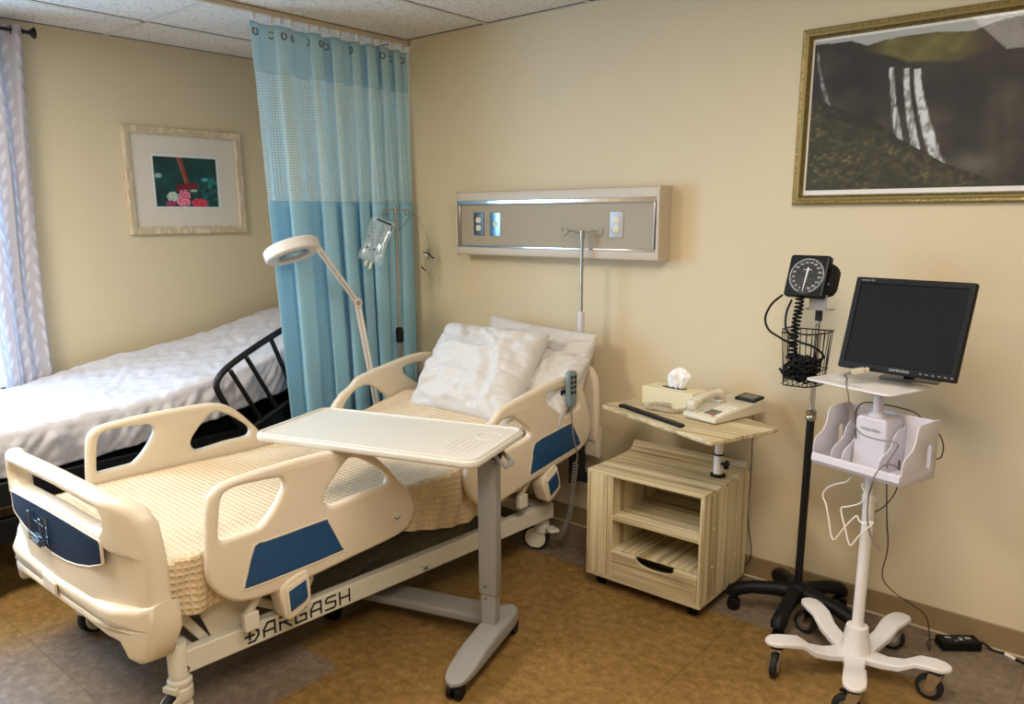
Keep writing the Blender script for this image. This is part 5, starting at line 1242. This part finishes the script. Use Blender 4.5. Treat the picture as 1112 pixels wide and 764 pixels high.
for k in range(6): x = ox-Wb+2*Wb*(k+.5)/6; bsk.tube([(x, by1, zb_), (x, by0+.01, zb_)], .0014, 5)
bo_ = obj('basket', bsk, M['blackmetal'], bp)
# cuff bundle in the basket, coiled hose and loops
bu = MB()
for k in range(80):
    rr_ = random.Random(k); c = Vector((ox+rr_.uniform(-.050, .046), -.072+rr_.uniform(-.045, .035), .966+rr_.uniform(-.006, .072)))
    r_ = rr_.uniform(.014, .022); bu.tube([c+Vector((r_*math.cos(a+k), r_*math.sin(a+k)*.8, .006*math.sin(2*a+k))) for a in np.linspace(0, 2*math.pi, 13)[:-1]], .0048, 6, closed=True)
obj('coiled_hose', bu, M['black'], bp)
vtop = GT @ Vector((-.012, -gs/2+.004, -.010))
obj('hanging_coil', MB().tube(helix([vtop, vtop+Vector((-.004, .0, -.06)), (vtop.x-.006, -.060, 1.14), (vtop.x-.006, -.066, 1.07), (vtop.x-.004, -.066, .99)], .0130, 19, 12), .0042, 6), M['black'], bp)
def sp(q, y): return SF.loc(hit(q, (0, SY+y, 0), (0, 1, 0)))
obj('hose', MB().tube([sp((850, 320), -.05), sp((838, 330), -.06), sp((831, 345), -.07), sp((835, 358), -.08), sp((848, 367), -.10), sp((862, 376), -.08), sp((866, 388), -.07)], .0042, 8, smooth=6), M['black'], bp)
obj('hose', MB().tube([sp((860, 325), -.05), sp((854, 340), -.06), sp((854, 358), -.08), sp((866, 370), -.10), sp((880, 375), -.12), sp((890, 381), -.11), sp((894, 388), -.09), sp((885, 396), -.08)], .0042, 8, smooth=6), M['black'], bp)

# ================================================================== MONITOR CART
KX, KY = 3.744, -.479; KF = Frame((KX, KY, 0), R(-16)); WF = Frame((KX, KY, 0))
ct_ = thing('monitor_cart', 'white wheeled monitor cart with a small tray and an open side basket', 'medical cart', KF.O, KF.rz)
base = MB()
# five-arm base, each arm rises to its castor
br = plate('base_hub', [(.062*math.cos(a), .062*math.sin(a)) for a in np.linspace(0, 2*math.pi, 33)[:-1]], [], .022, .006, Matrix.Translation((0, 0, .067)), M['white'], ct_)
obj('base_cone', MB().lathe([(.052, .074), (.049, .085), (.036, .165), (.035, .172), (.024, .174)], None, 28), M['white'], ct_)
ends = [(842, 694), (928, 742), (1012, 719), (883, 655), (972, 672)]
for q in ends:
    e = KF.pz(q, .128); a = math.atan2(e.y, e.x); rr = min(max(math.hypot(e.x, e.y), .262), .30)
    Ta = Matrix.Rotation(a, 4, 'Z'); vs = []; lm = MB()
    st_ = [(.03, .040, .056, .080), (.10, .031, .058, .082), (.150, .031, .070, .094), (.195, .034, .104, .124), (rr-.02, .036, .113, .130), (rr+.008, .033, .113, .130), (rr+.026, .020, .114, .129), (rr+.033, .007, .115, .128)]
    for x, hw, zb, zt in st_:
        for y, z in ((-hw, zb), (hw, zb), (hw, zt), (-hw, zt)): lm.v.append(Ta @ Vector((x, y, z)))
    for i in range(len(st_)-1):
        for j in range(4): lm.f.append((i*4+j, i*4+(j+1) % 4, (i+1)*4+(j+1) % 4, (i+1)*4+j))
    lm.f += [(3, 2, 1, 0), tuple(4*(len(st_)-1)+j for j in range(4))]
    lg = obj('base_arm', lm, M['white'], ct_, bevel=.005, seg=3, smooth=40)
    yw = {842: R(25), 928: R(-50), 1012: R(-80), 883: R(-80), 972: R(-60)}[q[0]]
    c = castor(lg, 0, 0, .0425, .024, 'steel', .116, 0, 'cart')
    for o_ in [c]+list(c.children): o_.data.transform(Matrix.Translation((math.cos(a)*(rr-.008), math.sin(a)*(rr-.008), 0)) @ Matrix.Rotation(yw, 4, 'Z'))
    if q[0] in (928, 1012): 
        bk_ = obj('brake_lever', MB().prism([(-.009, 0), (.009, 0), (.008, .04), (-.008, .04)], .004, Matrix.Translation((math.cos(a)*(rr-.008), math.sin(a)*(rr-.008), .095)) @ Matrix.Rotation(yw+R(170), 4, 'Z') @ Matrix.Rotation(R(-8), 4, 'X')), M['black'], c, bevel=.001)
obj('pole', MB().tube([(0, 0, .16), (0, 0, .735)], .0185, 20), M['whitemetal'], ct_)
obj('pole_collar', MB().lathe([(.0195, .620), (.0235, .623), (.0235, .640), (.0195, .645)], None, 20), M['whitemetal'], ct_)
obj('upper_pole', MB().tube([(0, 0, .70), (0, 0, .985)], .0150, 20), M['lilac'], ct_)
obj('pole_flange', MB().lathe([(.030, .903), (.026, .914), (.0155, .922)], None, 20), M['lilac'], ct_)
# basket
zb = .735
SR = .165; SL = -.138
def sidep(name, x, pts, slot, m='lilac', t=.004):
    return plate(name, pts, [slot] if slot else [], t, .0012, XF((x, 0, 0), (0, 1, 0), (0, 0, 1)), M[m], ct_, seg=1)
sp_ = [(.064, .733), (.064, .915), (.058, .922), (-.040, .918), (-.052, .912), (-.058, .895), (-.064, .866), (-.078, .842), (-.098, .832), (-.116, .822), (-.124, .800), (-.124, .748), (-.114, .733)]
slot = [(.018+.010*math.cos(a), .812+.028*(1 if math.sin(a) > 0 else -1)+.009*math.sin(a)) for a in np.linspace(0, 2*math.pi, 17)[:-1]]
sidep('basket_side', SR, sp_, slot); sidep('basket_side', SL, sp_, slot)
obj('basket_floor', MB().box(SL, SR, -.112, .064, zb-.002, zb+.002), M['lilac'], ct_, bevel=.001)
obj('basket_back', MB().box(SL, SR, .060, .064, zb, .915), M['lilac'], ct_, bevel=.001)
fl_ = MB(); prf = [(-.108, zb-.003), (-.124, zb+.002), (-.133, zb+.016), (-.130, zb+.036), (-.125, zb+.040), (-.121, zb+.034), (-.122, zb+.016), (-.113, zb+.005)]
fl_.prism(prf, SR-SL, XF((SL, 0, 0), (0, 1, 0), (0, 0, 1))); obj('basket_lip', fl_, M['lilac'], ct_, bevel=.001)
dv = [(.058, .737), (.058, .880), (.010, .872), (-.012, .850), (-.020, .825), (-.040, .808), (-.062, .800), (-.080, .785), (-.086, .762), (-.086, .737)]
for x in (-.098, -.058, .066): sidep('basket_divider', x, dv, None)
obj('pole_housing', MB().prism([(-.052, .737), (.060, .737), (.056, .898), (.049, .908), (-.041, .908), (-.048, .898)], .095, XF((0, .055, 0), (1, 0, 0), (0, 0, 1))), M['lilac'], ct_, bevel=.006, seg=3)
lab = text_mesh('WelchAllyn', .015, .0003, XF((.004, -.0405, .868), (1, 0, 0), (0, 0, 1))); link('brand_print', lab, M['inkgrey'], ct_, 0)
# tray
q4 = [KF.pz(q, 1.0) for q in ((877, 411), (966, 429), (1013, 420))]
print('cart tray', [tuple(round(v, 3) for v in c) for c in q4])
tw0, tw1, td0, td1 = -.245, .105, -.110, .12
tray2 = plate('tray', rpoly([(-.236, -.066), (.083, -.086), (.100, .15), (-.22, .19)], .030, 6), [], .006, .0025, Matrix.Translation((0, 0, .997)), M['white'], ct_)
t0_, t1_ = KF.pz((898, 412.5), 1.0), KF.pz((935, 421), 1.0); gr = MB().box(0, (t1_-t0_).length, -.0012, .0012, .9995, 1.0006, Matrix.Translation((t0_.x, t0_.y, 0)) @ Matrix.Rotation(math.atan2(t1_.y-t0_.y, t1_.x-t0_.x), 4, 'Z')); obj('tray_groove', gr, M['inkgrey'], tray2, smooth=0)
obj('tray_mount', MB().lathe([(.016, .95), (.016, .975), (.04, .990), (.04, .994)], None, 20), M['lilac'], ct_)
# bottle/cuff wire holder under the basket
def kp(q, y): return KF.loc(hit(q, KF.O+KF.y*y, KF.y))
k4 = lambda a, b: (870+a/6.37, 500+b/6.37)
for y_, pts in ((-.075, [(345, 112), (325, 138), (300, 150), (230, 165), (180, 190), (155, 220), (152, 255), (172, 300), (190, 400), (220, 545), (300, 460), (375, 385), (392, 395), (405, 420), (440, 432), (492, 425), (485, 445), (400, 520), (338, 585), (305, 470), (276, 335), (320, 318), (400, 298), (438, 262), (440, 215), (420, 175), (435, 160)]),):
    obj('wire_holder', MB().tube([kp(k4(*p), y_) for p in pts], .0026, 6, smooth=4), M['whitewire'], ct_)
# sensor connector on the tray + cables
def k1(a, b): return (860+a/5.094, 390+b/5.094)
cnn = KF.loc(hit(k1(372, 62), KF.O-KF.y*.012, KF.y)); print('conn', cnn); cT = Matrix.Translation((cnn.x, cnn.y, max(cnn.z-.010, 1.001))) @ Matrix.Rotation(R(38), 4, 'Z') @ Matrix.Rotation(R(-12), 4, 'Y')
cg = thing('sensor_cable', 'grey connector lying on the cart tray, its cable hanging into the basket', 'cable', KF.O, KF.rz)
obj('connector', MB().box(-.022, .018, -.012, .012, 0, .018, cT).box(.018, .032, -.009, .009, .004, .016, cT), M['coil'], cg, bevel=.003, seg=3)
obj('strain_relief', MB().cyl(cT @ Vector((-.022, 0, .009)), cT @ Vector((-.045, -.004, .004)), .006, .0035), M['greycord'], cg)
P = [cT @ Vector((-.045, -.004, .004)), KF.pz(k1(305, 105), 1.004), kp(k1(300, 135), -.095), kp(k1(312, 200), -.10), kp(k1(320, 270), -.09), kp(k1(345, 360), -.085), kp(k1(390, 415), -.08), kp(k1(480, 445), -.085), kp(k1(580, 462), -.09), kp(k1(575, 500), -.09), kp(k1(535, 560), -.09), kp(k1(525, 600), -.08)]
obj('cable', MB().tube(P, .0024, 6, smooth=6), M['greycord'], cg)
pc1 = thing('patient_cable', 'grey cable looping out of the cart basket in front of the white pole', 'cable', KF.O, KF.rz)
obj('cable', MB().tube([kp(k1(590, 600), -.10), kp(k1(540, 580), -.13), kp(k1(490, 600), -.17), kp(k1(455, 650), -.19), kp(k1(440, 700), -.18), kp((943, 540), -.10), kp((942, 565), -.08), kp((947, 585), -.06), kp((956, 598), -.05)], .0027, 6, smooth=6), M['greycord'], pc1)
pc2 = thing('power_cable', 'dark power cable running from the cart basket down to the floor adapter', 'cable', KF.O, KF.rz)
obj('cable', MB().tube([kp(k1(355, 440), -.05), kp(k1(350, 340), -.03), kp(k1(362, 270), 0.03), kp(k1(410, 238), .055), kp(k1(540, 255), .06), kp(k1(640, 280), .06), kp(k1(690, 300), .06), kp(k1(760, 370), .07), kp(k1(815, 415), .075), kp(k1(838, 480), .075), kp(k1(825, 540), .07), kp(k1(790, 552), .065)], .0022, 6, smooth=6), M['cord'], pc2)
obj('lower_cable', MB().tube([kp((977, 500), .03), kp((974, 530), .04), kp((962, 548), .05), kp((950, 556), .02)], .0022, 6, smooth=6), M['cord'], pc2)
def wp(q, y): return KF.loc(hit(q, (0, y, 0), (0, 1, 0)))
KF.pz((1000, 700), .004)
obj('lead', MB().tube([wp((963, 505), -.44), wp((963, 560), -.40), wp((964, 595), -.34), wp((958, 625), -.28), wp((970, 642), -.22), wp((990, 656), -.16), wp((1005, 668), -.12), wp((1009, 685), -.11), KF.pz((1010, 706), .004), KF.pz((1007, 696), .012), KF.pz((1015, 694), .014)], .0022, 6, smooth=6), M['cord'], pc2)
# ------------------------------------------------------------------ monitor
my, mt = R(-10), R(15.9); mc = Vector((3.78, -.419, 1.191))
mx_ = Vector((math.cos(my), math.sin(my), 0)); mn = Vector((math.sin(my)*math.cos(mt), -math.cos(my)*math.cos(mt), math.sin(mt))); mu_ = mn.cross(mx_)
if mu_.z < 0: mu_ = -mu_
MO = Vector((KX, KY+.03, 1.0)); mo_ = thing('computer_monitor', 'black flat-screen monitor standing tilted back on the white cart tray', 'monitor', MO)
MT = XF(mc-MO, mx_, mu_); mw, mh = .37, .305
hs_ = [(-.1535-.012, -.128), (.1535+.012, -.128), (.1535+.012, .132), (-.1535-.012, .132)]
plate('bezel', roundrect(-mw/2, mw/2, -mh/2, mh/2, .006), [hs_], .022, .004, MT @ Matrix.Translation((0, 0, -.011)), M['black'], mo_, seg=2)
obj('screen', MB().box(-.167, .167, -.13, .134, -.012, -.004, MT), M['screen'], mo_, smooth=0)
obj('rear_shell', MB().prism([(-.17, -.14), (.17, -.14), (.17, .14), (-.17, .14)], .02, MT @ Matrix.Translation((0, 0, -.042))).prism([(-.10, -.10), (.10, -.10), (.10, .08), (-.10, .08)], .03, MT @ Matrix.Translation((0, 0, -.065))), M['black'], mo_, bevel=.006)
nk = MT @ Vector((0, -.06, -.06)); obj('neck', MB().tube([nk, Vector((nk.x, nk.y+.05, .06)), Vector((nk.x, nk.y+.07, .005))], .018, 12), M['black'], mo_)
obj('foot', MB().box(nk.x-.09, nk.x+.09, nk.y+.045, nk.y+.11, .0005, .008), M['greymetal'], mo_, bevel=.003)
link('brand_print', text_mesh('SAMSUNG', .011, .0002, MT @ Matrix.Translation((.016, -.1405, .0002)), xs=1.25), M['logo'], mo_, 0)
link('model_print', text_mesh('SyncMaster 740N', .0062, .0002, MT @ Matrix.Translation((-.166, .1425, .0002)), 'LEFT'), M['logo'], mo_, 0)
for k in range(6): obj('button_mark', MB().box(.078+.0185*k, .084+.0185*k, -.1415, -.1395, 0, .0006, MT), M['logo'], mo_, smooth=0)

# ================================================================== POWER ADAPTER
a0, a1, a2 = (Vector(hit(q, (0, 0, 0), (0, 0, 1))) for q in ((1023, 707), (1066, 708), (1017, 697)))
yy = math.atan2(a1.y-a0.y, a1.x-a0.x); pa = thing('power_adapter', 'black laptop-style power adapter on the floor by the baseboard', 'power adapter', a0, yy)
aw = (a1-a0).length; ad = .062
obj('brick', MB().box(0, aw, 0, ad, .0005, .034), M['black'], pa, bevel=.004, seg=3)
lb_ = MB().box(.02, aw-.02, .012, ad-.010, .034, .0345); obj('rating_label', lb_, M['darkmetal'], pa, smooth=0)
for (x, y, w_, d_) in ((.025, .035, .02, .010), (.07, .020, .012, .018), (aw-.045, .030, .020, .012), (.05, .016, .012, .004)): obj('label_print', MB().box(x, min(x+w_, aw-.01), y, y+d_, .0345, .0348), M['logo'], pa, smooth=0)
RA = lambda q, z: (Matrix.Rotation(-yy, 3, 'Z') @ (Vector(hit(q, (0, 0, z), (0, 0, 1)))-a0))
def RC(q, z=.005):
    P = np.array(hit(q, (0, 0, z), (0, 0, 1))); P[1] = min(P[1], -.030); return Matrix.Rotation(-yy, 3, 'Z') @ (Vector(P)-a0)
obj('mains_cable', MB().tube([(aw-.004, ad*.5, .018), (aw+.02, ad*.5, .018), RC((1080, 703)), RC((1092, 709)), RC((1104, 716)), RC((1125, 727))], .0042, 8, smooth=6), M['black'], pa)
obj('cable_tag', MB().tube([RC((1092, 709)), RC((1103, 715.5))], .0056, 8), M['whitewire'], pa)

# ================================================================== CAMERA, SKY, SUN
cd = bpy.data.cameras.new('camera'); cam = bpy.data.objects.new('camera', cd); COL.objects.link(cam)
cd.sensor_fit = 'HORIZONTAL'; cd.sensor_width = 36; cd.lens = FPX/1112*36; cd.shift_x = 0; cd.shift_y = (PPY-382)/1112; cd.clip_start = .02
cam.matrix_world = XF(CAM, RT, UP, -FW)
bpy.context.scene.camera = cam
w = bpy.data.worlds.new('World'); bpy.context.scene.world = w; w.use_nodes = True; nt = w.node_tree; bg_ = nt.nodes['Background']
bg_.inputs[0].default_value = (.50, .72, 1.0, 1); bg_.inputs[1].default_value = 2.2
ld = bpy.data.lights.new('window_daylight', 'AREA'); ld.shape = 'RECTANGLE'; ld.size = WZ1-WZ0; ld.size_y = WY1-WY0; ld.energy = 95; ld.color = (.34, .64, 1.0)
lo = bpy.data.objects.new('window_daylight', ld); COL.objects.link(lo); lo.location = (-.16, (WY0+WY1)/2, (WZ0+WZ1)/2); lo.rotation_euler = (0, R(-90), 0)
sc_ = bpy.context.scene; sc_.view_settings.view_transform = 'Standard'; sc_.view_settings.look = 'None'; sc_.view_settings.gamma = 1; sc_.view_settings.use_curve_mapping = False
sc_.view_settings.exposure = 0.27
